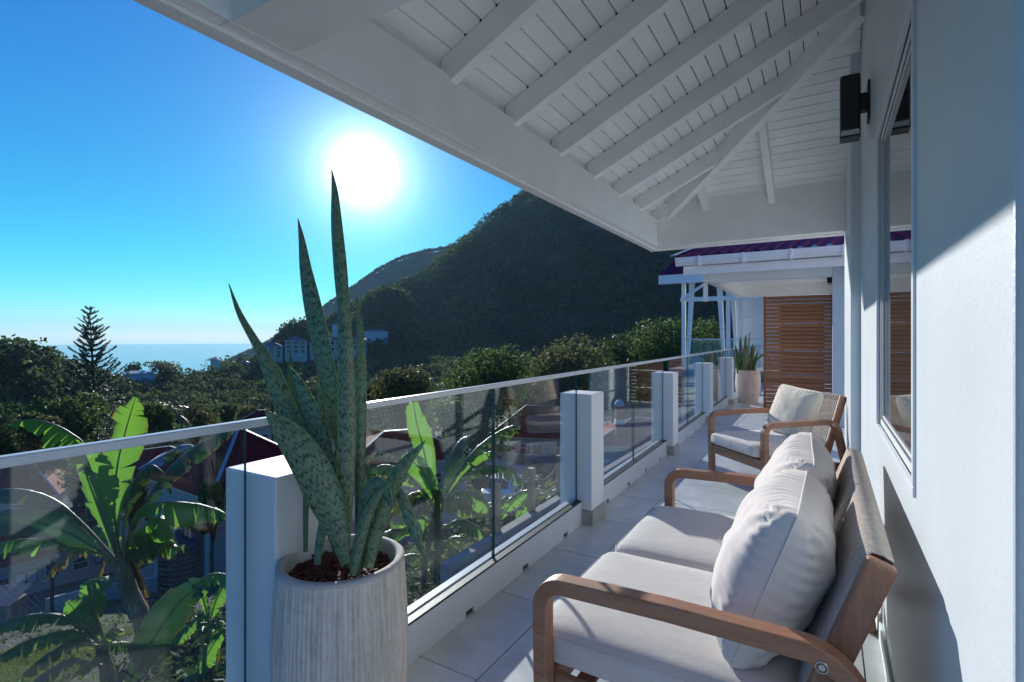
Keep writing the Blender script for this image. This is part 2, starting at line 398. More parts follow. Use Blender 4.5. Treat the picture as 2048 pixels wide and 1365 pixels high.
mb = MB(); mb.box((-.012, .925, 0), (.0, 4.53, .085)); part('skirting', mb, M['white'], hw, .003)
win = MB()   # outer trim: four mitred members a little proud of the wall
def frame_rect(b, y0, y1, z0, z1, w_, x0, x1):
    b.box((x0, y0, z0), (x1, y1, z0 + w_)); b.box((x0, y0, z1 - w_), (x1, y1, z1))
    b.box((x0, y0, z0 + w_), (x1, y0 + w_, z1 - w_)); b.box((x0, y1 - w_, z0 + w_), (x1, y1, z1 - w_))
frame_rect(win, WY0 - .03, WY1 + .03, WZ0 - .03, WZ1 + .03, .03, -.008, .02)
wf = part('window', win, M['alu'], hw, .003)
b = MB(); frame_rect(b, WY0, WY1, WZ0, WZ1, .025, .008, .06); part('frame', b, M['alu'], wf, .003)
b = MB(); frame_rect(b, WY0 + .025, WY1 - .025, WZ0 + .025, WZ1 - .025, .008, .013, .055); part('gasket', b, M['gasket'], wf)
b = MB(); frame_rect(b, WY0 + .033, WY1 - .033, WZ0 + .033, WZ1 - .033, .012, .014, .055); part('sash', b, M['alu'], wf, .002)
b = MB(); b.box((.019, WY0 + .044, WZ0 + .044), (.05, WY1 - .044, WZ1 - .044)); part('pane', b, M['pane'], wf)

# --- wall lamp
wl = thing('wall_lamp', 'black rectangular wall lamp high on the white wall, pale lens at its foot', 'wall lamp', (XW, 3.62, 2.50))
boxpart('bracket', (-.012, -.055, .09), (0, .055, .31), M['black'], wl, .003)
boxpart('arm', (-.045, -.03, .15), (-.012, .03, .25), M['black'], wl, .004)
boxpart('shade', (-.145, -.052, .045), (-.045, .052, .365), M['black'], wl, .014, seg=4)
boxpart('lens', (-.141, -.046, .012), (-.050, .046, .045), M['lens'], wl, .004)
boxpart('base_cap', (-.145, -.052, 0), (-.045, .052, .012), M['black'], wl, .003)
for x, y in ((-.145, -.052), (-.049, -.052), (-.145, .048), (-.049, .048)): boxpart('corner_post', (x, y, .012), (x + .004, y + .004, .046), M['black'], wl, 0)

# --- porch roof
SL = .47
XB = -1.60                        # inner face of the long beam
rf = thing('porch_roof', 'white open porch roof over the balcony: beams, rafters and grooved ceiling boards', 'roof')
def zb(x): return 2.62 + SL * (x - XB)      # underside of the rafters
RD = .15
def zt(x): return zb(x) + RD
# long beam with a small drip moulding on its outer lower edge
b = MB(); b.box((-1.70, -1.8, 2.345), (XB, 5.90, 2.65)); part('long_beam', b, M['trim'], rf, .004)
b = MB(); b.box((-1.725, -1.8, 2.325), (-1.655, 5.92, 2.343)); part('drip_moulding', b, M['trim'], rf, .004)
b = MB(); b.box((-1.70, -1.8, 2.652), (-1.665, 5.90, 2.80)); part('blocking', b, M['trim'], rf)
b = MB(); b.box((XB + .002, 5.78, 2.345), (XW - .06, 5.90, 2.86)); part('end_beam', b, M['trim'], rf, .004)
b = MB(); b.box((-1.73, 5.903, 2.325), (XW - .06, 5.95, 2.343)); part('drip_moulding', b, M['trim'], rf, .003)
b = MB(); b.box((XB + .002, .94, 2.338), (XW - .002, 1.16, 2.80)); part('cross_beam', b, M['trim'], rf, .004)
b = MB(); b.box((-1.745, .935, 2.338), (XB + .001, 1.165, 2.66)); part('beam_casing', b, M['trim'], rf, .003)
YH = 5.90
def hipy(x): return YH - (x - XB)           # the hip in plan
for y in [2.69 + .615 * k for k in range(-7, 6)]:
    # rafter stops at the hip
    xe = min(XW - .003, XB + (YH - y)) - .02
    if 0.9 < y < 1.2: continue
    b = MB(); p0, p1 = Vector((XB - .06, y, zb(XB - .06))), Vector((xe, y, zb(xe)))
    b.hexa([p0 + Vector((0, -.03, 0)), p1 + Vector((0, -.03, 0)), p1 + Vector((0, .03, 0)), p0 + Vector((0, .03, 0)),
            p0 + Vector((0, -.03, RD)), p1 + Vector((0, -.03, RD)), p1 + Vector((0, .03, RD)), p0 + Vector((0, .03, RD))])
    part('rafter', b, M['trim'], rf, .005)
b = MB(); x1 = XW - .003; h0 = Vector((XB - .02, hipy(XB - .02), zb(XB - .02) - .03)); h1 = Vector((x1, hipy(x1), zb(x1) - .03))
b.beam(h0, h1, .07, RD + .03); part('hip_rafter', b, M['trim'], rf, .005)
for x in (-1.10, -.47):
    ys = hipy(x) + .03; b = MB(); zs = zb(XB + (YH - ys)); ze = zb(XB + (YH - 5.78))
    b.hexa([Vector((x - .03, ys, zs)), Vector((x + .03, ys, zs)), Vector((x + .03, 5.785, ze)), Vector((x - .03, 5.785, ze)),
            Vector((x - .03, ys, zs + RD)), Vector((x + .03, ys, zs + RD)), Vector((x + .03, 5.785, ze + RD)), Vector((x - .03, 5.785, ze + RD))])
    part('jack_rafter', b, M['trim'], rf, .005)
BW = .0905                                  # horizontal pitch of a board
def slope_board(x0, x1, y0, ya, yb, lip):
    """board on the long slope between x0 and x1, from y0 to the hip"""
    b = MB(); 
    b.hexa([(x0, y0, zt(x0) + lip), (x0, ya, zt(x0) + lip), (x1, yb, zt(x1) + lip), (x1, y0, zt(x1) + lip),
            (x0, y0, zt(x0) + .02), (x0, ya, zt(x0) + .02), (x1, yb, zt(x1) + .02), (x1, y0, zt(x1) + .02)])
    return b
x = XB - .08; k = 0
while x < XW - .02:
    xe = min(x + BW - .006, XW - .002); lip = random.uniform(0, .0015)
    b = slope_board(x, xe, -1.8, hipy(x) + .004, hipy(xe) + .004, lip)
    part('ceiling_board', b, M['board'], rf, .004)
    x += BW
y = 5.80
while y > hipy(XW) + .02:
    ya, yb = y, y - BW + .006; lip = random.uniform(0, .0015)
    z_ = lambda yy: zt(XB + (YH - yy)) + lip
    b = MB(); xa, xb_ = XB + (YH - ya) + .012, XB + (YH - yb) + .012
    b.hexa([(xa, ya, z_(ya)), (XW - .004, ya, z_(ya)), (XW - .004, yb, z_(yb)), (min(xb_, XW - .006), yb, z_(yb)),
            (xa, ya, z_(ya) + .02), (XW - .004, ya, z_(ya) + .02), (XW - .004, yb, z_(yb) + .02), (min(xb_, XW - .006), yb, z_(yb) + .02)])
    part('ceiling_board', b, M['board'], rf, .004); y -= BW
b = MB()       # dark gaps where each board joint runs into a rafter
for y in [2.69 + .615 * k for k in range(-3, 6)]:
    x = XB - .08 + BW
    while x < min(XW - .03, XB + (YH - y) - .05):
        if x > XB + .02: b.box((x - .0065, y - .0375, zt(x) - .007), (x + .0005, y - .0302, zt(x) + .002))
        x += BW
o = part('joint_gap', b, M['gasket'], rf, fix=False); o['kind'] = 'stuff'
# dark felt above the board joints, and the metal covering
b = MB()
xo = -2.02
b.add([(xo, -1.8, zt(xo) + .024), (xo, 6.32, zt(xo) + .024), (1.6, 2.70, zt(1.6) + .024), (1.6, -1.8, zt(1.6) + .024),
       (xo, -1.8, zt(xo) + .10), (xo, 6.32, zt(xo) + .10), (1.6, 2.70, zt(1.6) + .10), (1.6, -1.8, zt(1.6) + .10)],
      [(0,1,2,3),(7,6,5,4),(0,4,5,1),(3,2,6,7),(0,3,7,4),(1,5,6,2)])
b.add([(xo, 6.32, zt(xo) + .024), (1.6, 6.32, zt(xo) + .024), (1.6, 2.70, zt(1.6) + .024), (xo, 6.32, zt(xo) + .10), (1.6, 6.32, zt(xo) + .10), (1.6, 2.70, zt(1.6) + .10)],
      [(0,1,2),(5,4,3),(0,3,4,1),(1,4,5,2),(0,2,5,3)])
part('roof_covering', b, M['red_roof'], rf, fix=False)
# ================================================================ BALUSTRADE
AR = R(1.26)
bal = thing('balustrade', 'glass balustrade along the balcony edge, with white channel and slim white handrail', 'railing', (-1.44, 3.48, 0), AR)
# local frame: x across (0 = inner face of the posts), y along
PW, PITCH = .25, 2.535
GX = -.118
b = MB(); 
ys0, ys1 = -6.0, 15.6
mb = MB(); mb.box((GX - .015, ys0, 1.074), (GX + .017, ys1, 1.098)); part('handrail', mb, M['rail'], bal, .004)
post_y = [-2 * PITCH, -PITCH, 0, PITCH, 2 * PITCH, 3 * PITCH, 4 * PITCH, 5 * PITCH]
post_labels = ['square white post at the left edge of the balcony, nearest of all', 'square white post standing right behind the big foreground planter', 'square white post, first one beyond the foreground planter',
  'square white post, second beyond the foreground planter, half way down the balustrade', 'square white post, third beyond the foreground planter', 'square white post just in front of the far planter',
  'square white post, first one behind the far planter', 'square white post, farthest one behind the far planter']
for y, lb in zip(post_y, post_labels):
    if y < -4: continue
    base = bpy.data.objects.new('railing_post', None); col.objects.link(base)
    c, s_ = math.cos(AR), math.sin(AR)
    base.location = (-1.44 - s_ * y, 3.48 + c * y, 0); base.rotation_euler = (0, 0, AR); tag(base, lb, 'post', 'square white posts of the glass balustrade')
    boxpart('shaft', (-PW, 0, .1), (0, PW, .935), M['post'], base, .006)
    bb = MB(); bb.box((-PW - .012, -.012, 0), (.012, PW + .012, .1)); part('skirting', bb, M['skirt'], base, .003)
bays = []
prev = None
for i, y in enumerate(post_y[:-1]):
    bays.append((y + PW, post_y[i + 1]))
bays.append((post_y[-1] + PW, ys1))
bays[0] = (-6, post_y[1]); 
for (a, c_) in bays:
    mid = (a + c_) / 2
    segs = [(a + .004, mid - .006), (mid + .006, c_ - .004)] if a > -5.5 else [(-6 + 0.0, mid - .006), (mid + .006, c_ - .018)]
    for (y0, y1) in segs:
        mb = MB(); mb.box((GX - .006, y0, .155), (GX + .006, y1, 1.073))
        # edge faces get the green edge material
        mb.mi = [1, 1, 1, 0, 1, 0]; mb.mi = [1, 0, 1, 0, 1, 0]
        me = mb.mesh('glass_panel', [M['glass'], M['glass_edge']])
        for p in me.polygons: p.material_index = 0 if abs(p.normal.x) > .9 else 1
        link('glass_panel', me, bal)
    ch = MB(); x0, x1 = GX - .05, GX + .046
    yy = a + .012 if a > -5.5 else a
    ye = c_ - .012
    # channel with drainage notches cut along its foot
    nn = [yy + (ye - yy) * (k + .5) / 4 for k in range(4)]
    pts = [yy]
    for q in nn: pts += [q - .035, q + .035]
    pts.append(ye)
    for k in range(len(pts) - 1):
        if k % 2 == 0: ch.box((x0, pts[k], 0), (x1, pts[k + 1], .03))
        elif a > -3 and a < 11: boxpart('notch_shade', (x0 + .004, pts[k] + .001, 0.001), (x1 - .012, pts[k + 1] - .001, .029), M['gasket'], bal, 0)  # black block set in each notch, standing for the shade inside
    ch.box((x0, yy, .03), (x1, ye, .158)); part('base_channel', ch, M['alu'], bal, 0)
    g = MB(); g.box((GX + .0065, yy, .158), (GX + .043, ye, .168)); part('gasket', g, M['gasket'], bal, 0)
    g = MB(); g.box((GX - .045, yy, .158), (GX - .0065, ye, .172)); part('glazing_bead', g, M['alu'], bal, 0)

# ================================================================ PRIVACY SCREEN
scr = thing('privacy_screen', 'upright cedar privacy screen of horizontal slats standing across the balcony', 'screen', (-1.0, 10.6, 0))
SWD = 1.10
boxpart('screen_post', (0, -.02, 0), (.04, .03, 2.09), M['cedar_z'], scr, .003)
boxpart('screen_post', (SWD - .04, -.02, 0), (SWD, .03, 2.09), M['cedar_z'], scr, .003)
sm = MB(); sm.box((0.04, 0, 0), (SWD - .04, .02, .0595)); sme = sm.mesh('slat', M['cedar'])
n = 29
for k in range(n):
    o = link('slat', sme, scr, (0, -.004, .03 + k * .0712)); b_ = o.modifiers.new('bevel', 'BEVEL'); b_.width = .002
sm2 = MB(); sm2.box((0, 0, 0), (.70, .018, .062)); sme2 = sm2.mesh('backing_slat', M['cedar'])
for k in range(n - 3):
    if k in (3, 8, 14, 21): continue
    link('backing_slat', sme2, scr, (.26, .024, .035 + k * .0712 + random.uniform(-.006, .006) + .03))
b = MB(); b.box((.30, .043, 0), (.34, .07, 1.9)); b.box((.88, .043, 0), (.92, .07, 1.9)); part('batten', b, M['cedar_z'], scr)
# ================================================================ NEIGHBOURING PORCH
n2 = thing('neighbour_porch', 'white porch of the next villa behind the screen, with corrugated purple-red roof and gutter', 'porch', (0, 9.2, 0))
def nb(name, a, c_, m='trim', bev=.004): return boxpart(name, a, c_, M[m], n2, bev)
nb('pier', (.07, 0, 0), (.70, .30, 2.56), 'wall')
nb('side_wall', (.13, .302, 0), (.45, 5.2, 3.4), 'wall')
nb('lintel', (-1.68, 0, 2.262), (.068, .14, 2.56))
nb('fascia', (-2.02, -.42, 2.36), (.9, -.38, 2.50))
nb('soffit', (-2.0, -.378, 2.47), (.9, -.003, 2.49))
nb('far_beam', (-1.9, 4.4, 2.30), (.12, 4.55, 3.1))
nb('long_beam', (-1.82, .142, 2.30), (-1.70, 4.398, 2.58))
nb('ceiling', (-1.99, .302, 2.585), (.128, 4.6, 2.62), 'board')
nb('brace', (-1.80, .05, 1.95), (-1.735, .12, 2.258))
b = MB(); prof = [(y, z - .095) for y, z in [(-.42, 2.635), (-.46, 2.60), (-.52, 2.60), (-.56, 2.66), (-.575, 2.73), (-.56, 2.735), (-.545, 2.67), (-.515, 2.62), (-.465, 2.62), (-.42, 2.655)]]
b.grid([[(-2.12, y, z) for y, z in prof], [(.9, y, z) for y, z in prof]]); part('gutter', b, M['white'], n2, smooth=False, fix=False)
b = MB(); b.add([(-2.12, y, z) for y, z in prof], [tuple(range(len(prof)))]); part('gutter_end', b, M['white'], n2)
for x in (-1.75, -1.1, -.45, .2):
    bb = MB(); bb.box((x - .02, -.585, 2.495), (x + .02, -.42, 2.645)); part('gutter_bracket', bb, M['white'], n2, .004)
def corr_roof(p0, p1, q0, q1, nrib, amp, mat_, parent, name='roof_sheet', lift=0):
    """ribbed metal sheet: eave p0-p1, ridge q0-q1; ribs run up the slope"""
    b = MB(); p0, p1, q0, q1 = map(Vector, (p0, p1, q0, q1)); rows = [[], []]; nrm_ = (p1 - p0).cross(q0 - p0).normalized()
    if nrm_.z < 0: nrm_ = -nrm_
    for i in range(nrib):
        for fr, h in ((0, 0), (.5, 0), (.62, 1), (.88, 1)):
            u = (i + fr) / nrib
            rows[0].append(p0.lerp(p1, u) + nrm_ * (amp * h + lift)); rows[1].append(q0.lerp(q1, u) + nrm_ * (amp * h + lift))
    b.grid(rows); return part(name, b, mat_, parent, fix=False)
corr_roof((-2.14, -.56, 2.64), (1.0, -.56, 2.64), (-.2, 1.6, 3.75), (1.0, 1.6, 3.75), 17, .03, M['roof_far'], n2)
corr_roof((-2.14, -.56, 2.64), (-2.14, 5.0, 2.64), (-.2, 1.6, 3.75), (-.2, 5.0, 3.75), 26, .03, M['roof_far'], n2)
b = MB(); b.beam((-2.16, -.58, 2.66), (-.2, 1.6, 3.77), .16, .02); part('hip_flashing', b, M['blue_flash'], n2)

w3 = boxpart('far_house_wall', (-3.0, 21, -3), (2.5, 21.3, 6), M['wall'], None, 0); tag(w3, 'plain shaded blue-white gable wall beyond the far planter', 'wall')
# tower-like open porch in the distance
tp = thing('open_pavilion', 'distant white timber pavilion with crossed braces, glass rail and purple-red roof', 'pavilion', (-4.15, 18, 0))
def tpb(name, p, q, w_=.12, h_=.12, m='trim', **k): b = MB(); b.beam(p, q, w_, h_, **k); return part(name, b, M[m], tp)
def column(x, y, flare):
    b = MB(); b.box((x - .06, y - .06, -3.0), (x + .06, y + .06, 3.22)); part('column', b, M['trim'], tp)
    b = MB(); b.hexa([(x + flare * .078, y - .06, .1), (x + flare * .14, y - .06, .1), (x + flare * .14, y + .06, .1), (x + flare * .078, y + .06, .1), (x + flare * .19, y - .06, 3.2), (x + flare * .36, y - .06, 3.2), (x + flare * .36, y + .06, 3.2), (x + flare * .19, y + .06, 3.2)]); part('tapered_brace', b, M['trim'], tp)
column(.02, 0, 1); column(1.42, 0, -1); column(1.5, 2.2, -1)
tpb('tie_beam', (-.05, -.13, 2.52), (2.3, -.13, 2.52), .08, .14); tpb('diagonal', (.1, -.2, 2.62), (1.0, -.2, 3.2), .06, .1); tpb('diagonal', (.5, -.27, 3.22), (1.9, -.27, 2.68), .06, .1)
tpb('tie_beam', (1.5, 2.0, 2.0), (2.6, 2.0, 2.0), .08, .14); tpb('diagonal', (1.6, 1.9, 2.1), (2.5, 1.9, 2.7), .06, .1)
b = MB(); b.box((-.72, -.4, 3.12), (3.0, -.34, 3.42)); part('fascia', b, M['trim'], tp)
corr_roof((-.72, -.42, 3.43), (3, -.42, 3.43), (.2, 1.9, 5.1), (3, 1.9, 5.1), 40, .03, M['roof_far'], tp)
b = MB(); b.add([(-.72, -.42, 3.42), (.2, 1.9, 5.1), (-.72, 4, 3.42)], [(0, 1, 2)]); part('roof_side', b, M['roof_far'], tp, fix=False)
b = MB(); b.beam((.1, -.6, 1.25), (2.6, -.6, 1.25), .05, .04); part('handrail', b, M['rail'], tp)
for k in range(3):
    b = MB(); b.box((.12 + k * .84, -.606, .35), (.12 + k * .84 + .82, -.594, 1.25))
    me = b.mesh('glass_panel', [M['glass']]); link('glass_panel', me, tp)
b = MB(); b.box((-.3, -.7, .05), (3.0, 2.6, .30)); part('pavilion_deck', b, M['concrete'], tp)

q_ = at(1661, 570, 8.75)
wl2 = thing('wall_lamp', 'small black box lamp high beside the privacy screen on the next porch', 'wall lamp', tuple(q_))
boxpart('bracket', (.055, -.04, .02), (.075, .04, .16), M['black'], wl2, .003); boxpart('arm', (.04, -.02, .06), (.055, .02, .12), M['black'], wl2, .002); boxpart('shade', (-.05, -.05, .03), (.04, .05, .17), M['black'], wl2, .008); boxpart('lens', (-.045, -.045, .0), (.035, .045, .03), M['lens'], wl2, .003)
# ================================================================ FURNITURE
def arc(cx, cz, r, a0, a1, n=8):
    return [(cx + r * math.cos(R(a0 + (a1 - a0) * k / n)), cz + r * math.sin(R(a0 + (a1 - a0) * k / n))) for k in range(n + 1)]
def arm_path(H=.632, D=.90):
    # outer side from the front foot up, over the armrest and down the splayed rear leg
    p = [(.012, 0), (.004, .25), (0, H - .16)] + arc(.095, H - .095, .095, 180, 90, 9) + [(.40, H + .010), (D - .24, H + .01)]
    p += arc(D - .19, H - .14, .15, 88, 8, 10) + [(D + .03, .25), (D + .06, 0)]
    return p
def cushion(a, b_, c, p=5.0, n=28, dome=0.0, crease=.004, seed=0, wr=1.0):
    """rounded box cushion of half sizes a (x), b_ (y), c (z): superellipsoid grid with soft creases"""
    mb = MB(); rnd = random.Random(seed); off = Vector((rnd.uniform(0, 50),) * 3)
    def se(v, e): return math.copysign(abs(v) ** e, v)
    rows = []
    for i in range(n + 1):
        la = -math.pi / 2 + math.pi * i / n; row = []
        for j in range(2 * n + 1):
            lo = -math.pi + 2 * math.pi * j / (2 * n)
            e1, e2 = .22, .16
            x = a * se(math.cos(la), e1) * se(math.cos(lo), e2); y = b_ * se(math.cos(la), e1) * se(math.sin(lo), e2); z = c * se(math.sin(la), .55)
            z += dome * max(0, 1 - (x / a) ** 2) * max(0, 1 - (y / b_) ** 2) * (1 if z > 0 else 0)
            v = Vector((x, y, z)); q = v * 9 + off; k = mnoise.noise(q) * crease * 1.5 + mnoise.noise(Vector((x * 5, y * 42, z * 12)) + off) * crease * wr
            d = v.normalized(); row.append(v + d * k)
        rows.append(row)
    mb.grid(rows); return mb
def piping(a, b_, z, r, n=10, rr=.003, wob=0.0):
    pts = []
    for cx, cy_, a0 in ((a - r, b_ - r, 0), (-(a - r), b_ - r, 90), (-(a - r), -(b_ - r), 180), (a - r, -(b_ - r), 270)):
        pts += [(cx + r * math.cos(R(a0 + 90 * k / n)), cy_ + r * math.sin(R(a0 + 90 * k / n)), z) for k in range(n + 1)]
    pts.append(pts[0]); b = MB(); b.tube(pts, rr, 6, False); return b
def pillow(hw, hh, T, seed=0, n=56, ear=.05, wr=.010, bigk=1.0):
    """throw pillow: flat in the local YZ plane, thickness along X, with pinched corners, seam and radiating creases"""
    rnd = random.Random(seed); off = Vector((rnd.uniform(0, 90), rnd.uniform(0, 90), 3)); mb = MB()
    def P(u, v, s):
        cu = 1 - ear * (1 - abs(v) ** 2.2) if True else 1; cv = 1 - ear * (1 - abs(u) ** 2.2)
        cc_ = 1 - .055 * abs(u) ** 5 * abs(v) ** 5; y = hw * u * cu * cc_; z = hh * v * cv * cc_
        t_ = ((1 - abs(u) ** 2.6) * (1 - abs(v) ** 2.6)); t_ = max(t_, 0) ** .42
        edge = max(abs(u), abs(v)); 
        ridge = 0
        for (cu_, cv_) in ((1, 1), (1, -1), (-1, 1), (-1, -1)):
            dx, dz = u - cu_, v - cv_; rr = math.hypot(dx, dz); th = math.atan2(dz, dx)
            ridge += math.sin(th * 13 + cu_ * 2 + seed) * math.exp(-(rr / .42) ** 2) * min(1, rr * 5)
        # short puckers square to the seam
        puck = math.sin((z if abs(u) > abs(v) else y) * 165 + 5 * mnoise.noise(Vector((u * 2, v * 2, seed)))) * math.exp(-((1 - edge) / .16) ** 2) * min(1, (1 - edge) * 22)
        big = mnoise.noise(Vector((u * 1.7, v * 1.7, s * 3)) + off) * 1.6 + mnoise.noise(Vector((u * 4.5, v * 3.2, s * 3)) + off) * .8
        x = s * (T * t_ + wr * (ridge * 1.3 + puck * .8 + big * bigk) * min(1, t_ * 2.2))
        return (x, y, z)
    for s in (1, -1):
        mb.grid([[P(-1 + 2 * i / n, -1 + 2 * j / n, s) for j in range(n + 1)] for i in range(n + 1)])
    seam = []
    for k in range(n + 1): seam.append(P(-1 + 2 * k / n, -1, 1))
    for k in range(1, n + 1): seam.append(P(1, -1 + 2 * k / n, 1))
    for k in range(1, n + 1): seam.append(P(1 - 2 * k / n, 1, 1))
    for k in range(1, n + 1): seam.append(P(-1, 1 - 2 * k / n, 1))
    sm = MB(); sm.tube(seam, .0032, 6, False)
    return mb, sm

def build_seat(name, label, cat, loc, rz, W, panels, D=.90, group=None, H=.632, topz=.83):
    t = thing(name, label, cat, loc, rz, group)
    path = arm_path(H, D)
    for y0 in (0, W - .056):
        b = MB(); b.bent(path, .046, y0, y0 + .056); part('arm_frame', b, M['teak'], t, .006, seg=3)
        sc_ = MB(); yy = y0 if y0 == 0 else y0 + .056; sgn = -1 if y0 == 0 else 1
        # steel bolt in a round recess near the rear bend
        ring = [(D - .145 + .0125 * math.cos(a_ * math.pi / 8), yy + sgn * .0012, H - .036 + .0125 * math.sin(a_ * math.pi / 8)) for a_ in range(17)]
        sc_.tube(ring, .0018, 6, False); sc_.tube([(D - .145, yy, H - .036), (D - .145, yy + sgn * .003, H - .036)], .007, 12)
        part('bolt', sc_, M['steel'], t)
    # seat frame
    b = MB(); y0, y1 = .056, W - .056
    b.box((.012, y0, .235), (.042, y1, .315)); part('front_rail', b, M['teak_y'], t, .004)
    b = MB(); b.box((.66, y0, .19), (.69, y1, .26)); part('rear_rail', b, M['teak_y'], t, .004)
    b = MB(); b.box((.80, y0, .10), (.83, y1, .15)); part('stretcher', b, M['teak_y'], t, .004)
    for yy in (.058, W - .086):
        b = MB(); b.hexa([Vector((.045, yy, .245)), Vector((.86, yy, .17)), Vector((.86, yy + .028, .17)), Vector((.045, yy + .028, .245)),
                          Vector((.045, yy, .315)), Vector((.86, yy, .25)), Vector((.86, yy + .028, .25)), Vector((.045, yy + .028, .315))])
        part('side_rail', b, M['teak'], t, .004)
    ns = 6
    for k in range(ns):
        x = .10 + k * .095; b = MB(); zz = .30 - (x - .05) * .08; b.box((x, .09, zz - .018), (x + .055, W - .09, zz)); part('seat_slat', b, M['teak_y'], t, .003)
    # back: leaning posts, top and bottom rail
    def back(u): return Vector((.675 + .20 * u, 0, .27 + (topz - .27) * u))   # centre line
    dirv = (back(1) - back(0)).normalized(); nv = Vector((-dirv.z, 0, dirv.x))
    for yy in (.075, W - .075 - .036):
        b = MB(); p, q = back(0), back(1); hw_ = .032
        b.hexa([p - nv * hw_ + Vector((0, yy, 0)), p + nv * hw_ + Vector((0, yy, 0)), p + nv * hw_ + Vector((0, yy + .036, 0)), p - nv * hw_ + Vector((0, yy + .036, 0)),
                q - nv * hw_ + Vector((0, yy, 0)), q + nv * hw_ + Vector((0, yy, 0)), q + nv * hw_ + Vector((0, yy + .036, 0)), q - nv * hw_ + Vector((0, yy + .036, 0))])
        part('back_post', b, M['teak_z'], t, .012, seg=3)
    for u in (.04, .965):
        p = back(u); b = MB(); b.hexa([p - nv * .018 - dirv * .02 + Vector((0, .112, 0)), p + nv * .018 - dirv * .02 + Vector((0, .112, 0)), p + nv * .018 - dirv * .02 + Vector((0, W - .112, 0)), p - nv * .018 - dirv * .02 + Vector((0, W - .112, 0)),
                                       p - nv * .018 + dirv * .016 + Vector((0, .112, 0)), p + nv * .018 + dirv * .016 + Vector((0, .112, 0)), p + nv * .018 + dirv * .016 + Vector((0, W - .112, 0)), p - nv * .018 + dirv * .016 + Vector((0, W - .112, 0))])
        part('back_rail', b, M['teak_y'], t, .004)
    span = (W - .224); pw = span / panels
    for k in range(panels):
        ya, yb = .112 + k * pw + (.006 if k else .002), .112 + (k + 1) * pw - (.006 if k < panels - 1 else .002)
        pitch = .0072 if panels > 1 else .0165; m_ = int((yb - ya) / pitch); b = MB(); r_ = .0037 if panels > 1 else .0032
        for i in range(m_):
            y = ya + (i + .5) * (yb - ya) / m_
            F = [back(.0) - nv * -.026, back(.35) + nv * .026, back(.7) + nv * .026, back(.97) + nv * .028, back(1.005) + nv * .022, back(1.012), back(1.005) - nv * .022, back(.97) - nv * .028, back(.7) - nv * .026, back(.35) - nv * .026, back(.0) - nv * .026]
            jy = random.uniform(-.0007, .0007)
            b.tube([Vector((p.x, y + jy + (.004 if 0 else 0), p.z)) for p in F], r_, 5, False)
        o = part('cord_weave', b, M['cord'], t, fix=False, smooth=True); o['kind'] = 'stuff'
        if panels > 1:     # the wound cord hides the wood: a thin backing skin
            bb = MB(); pa, pb = back(.02), back(.99); bb.hexa([pa - nv * .022 + Vector((0, ya, 0)), pa + nv * .022 + Vector((0, ya, 0)), pa + nv * .022 + Vector((0, yb, 0)), pa - nv * .022 + Vector((0, yb, 0)),
                pb - nv * .022 + Vector((0, ya, 0)), pb + nv * .022 + Vector((0, ya, 0)), pb + nv * .022 + Vector((0, yb, 0)), pb - nv * .022 + Vector((0, yb, 0))])
            part('back_panel', bb, M['cord'], t, .01)
    return t

W = 1.55
sofa = build_seat('sofa', 'two-seat teak sofa with grey seat cushions and cord back, nearest seat by the wall', 'sofa', (-.765, 1.38, 0), 0, W, 2)
cw = (W - .118) / 2
def seat_cushion(parent, x0, x1, y0, y1, z0, z1, m_, seed, dome=.014, name='seat_cushion'):
    a, b_, c = (x1 - x0) / 2, (y1 - y0) / 2, (z1 - z0) / 2
    mb = cushion(a, b_, c, seed=seed, dome=dome, n=44)
    o = part(name, mb, m_, parent, smooth=True); o.location = ((x0 + x1) / 2, (y0 + y1) / 2, (z0 + z1) / 2)
    for z, nm in ((c * .60, 'piping'), (-c * .28, 'zip_seam')):
        pm = piping(a * .992, b_ * .994, z, .075, rr=.0022); part(nm, pm, m_, o, smooth=True)
    return o
seat_cushion(sofa, -.055, .70, .062, .062 + cw - .003, .318, .445, M['linen'], 11)
seat_cushion(sofa, -.045, .70, .062 + cw + .003, W - .062, .318, .445, M['linen'], 12)
def put_pillow(label, hw_, hh, T, loc, lean, rz, m_, seed, cat='pillow', group=None, roll=0, **kw):
    mb, sm_ = pillow(hw_, hh, T, seed, **kw)
    o = part('pillow', mb, m_, None, smooth=True); tag(o, label, cat, group)
    s2 = part('seam', sm_, m_, o, smooth=True)
    o.rotation_euler = (Matrix.Rotation(rz, 3, 'Z') @ Matrix.Rotation(lean, 3, 'Y') @ Matrix.Rotation(roll, 3, 'X')).to_euler(); o.location = loc
    return o
put_pillow('large plump grey cushion leaning on the near half of the sofa back', 0.325, .245, .142, (-.142, 1.83, .66), R(20), R(-1), M['linen_light'], 3, group='large grey back cushions of the sofa', roll=R(-2))
put_pillow('large plump grey cushion leaning on the far half of the sofa back', .325, .245, .135, (-.128, 2.51, .67), R(19), R(3), M['linen_light'], 8, group='large grey back cushions of the sofa', roll=R(2))

TH = R(44)
AW = .80
arm = build_seat('armchair', 'single teak armchair with open cord back, facing the sofa near the screen', 'armchair', (-.44, 4.74, 0), TH, AW, 1, D=.82, topz=.83)
seat_cushion(arm, -.03, .68, .062, AW - .062, .32, .445, M['linen'], 21)
def on_arm(x, y, z):
    c, s_ = math.cos(TH), math.sin(TH); return (-.44 + c * x - s_ * y, 4.74 + s_ * x + c * y, z)
put_pillow('square cream pillow propped in the armchair', .265, .235, .085, on_arm(.60, AW / 2 - .03, .665), R(20), TH, M['cream'], 5, roll=R(4), wr=.005, bigk=.35)
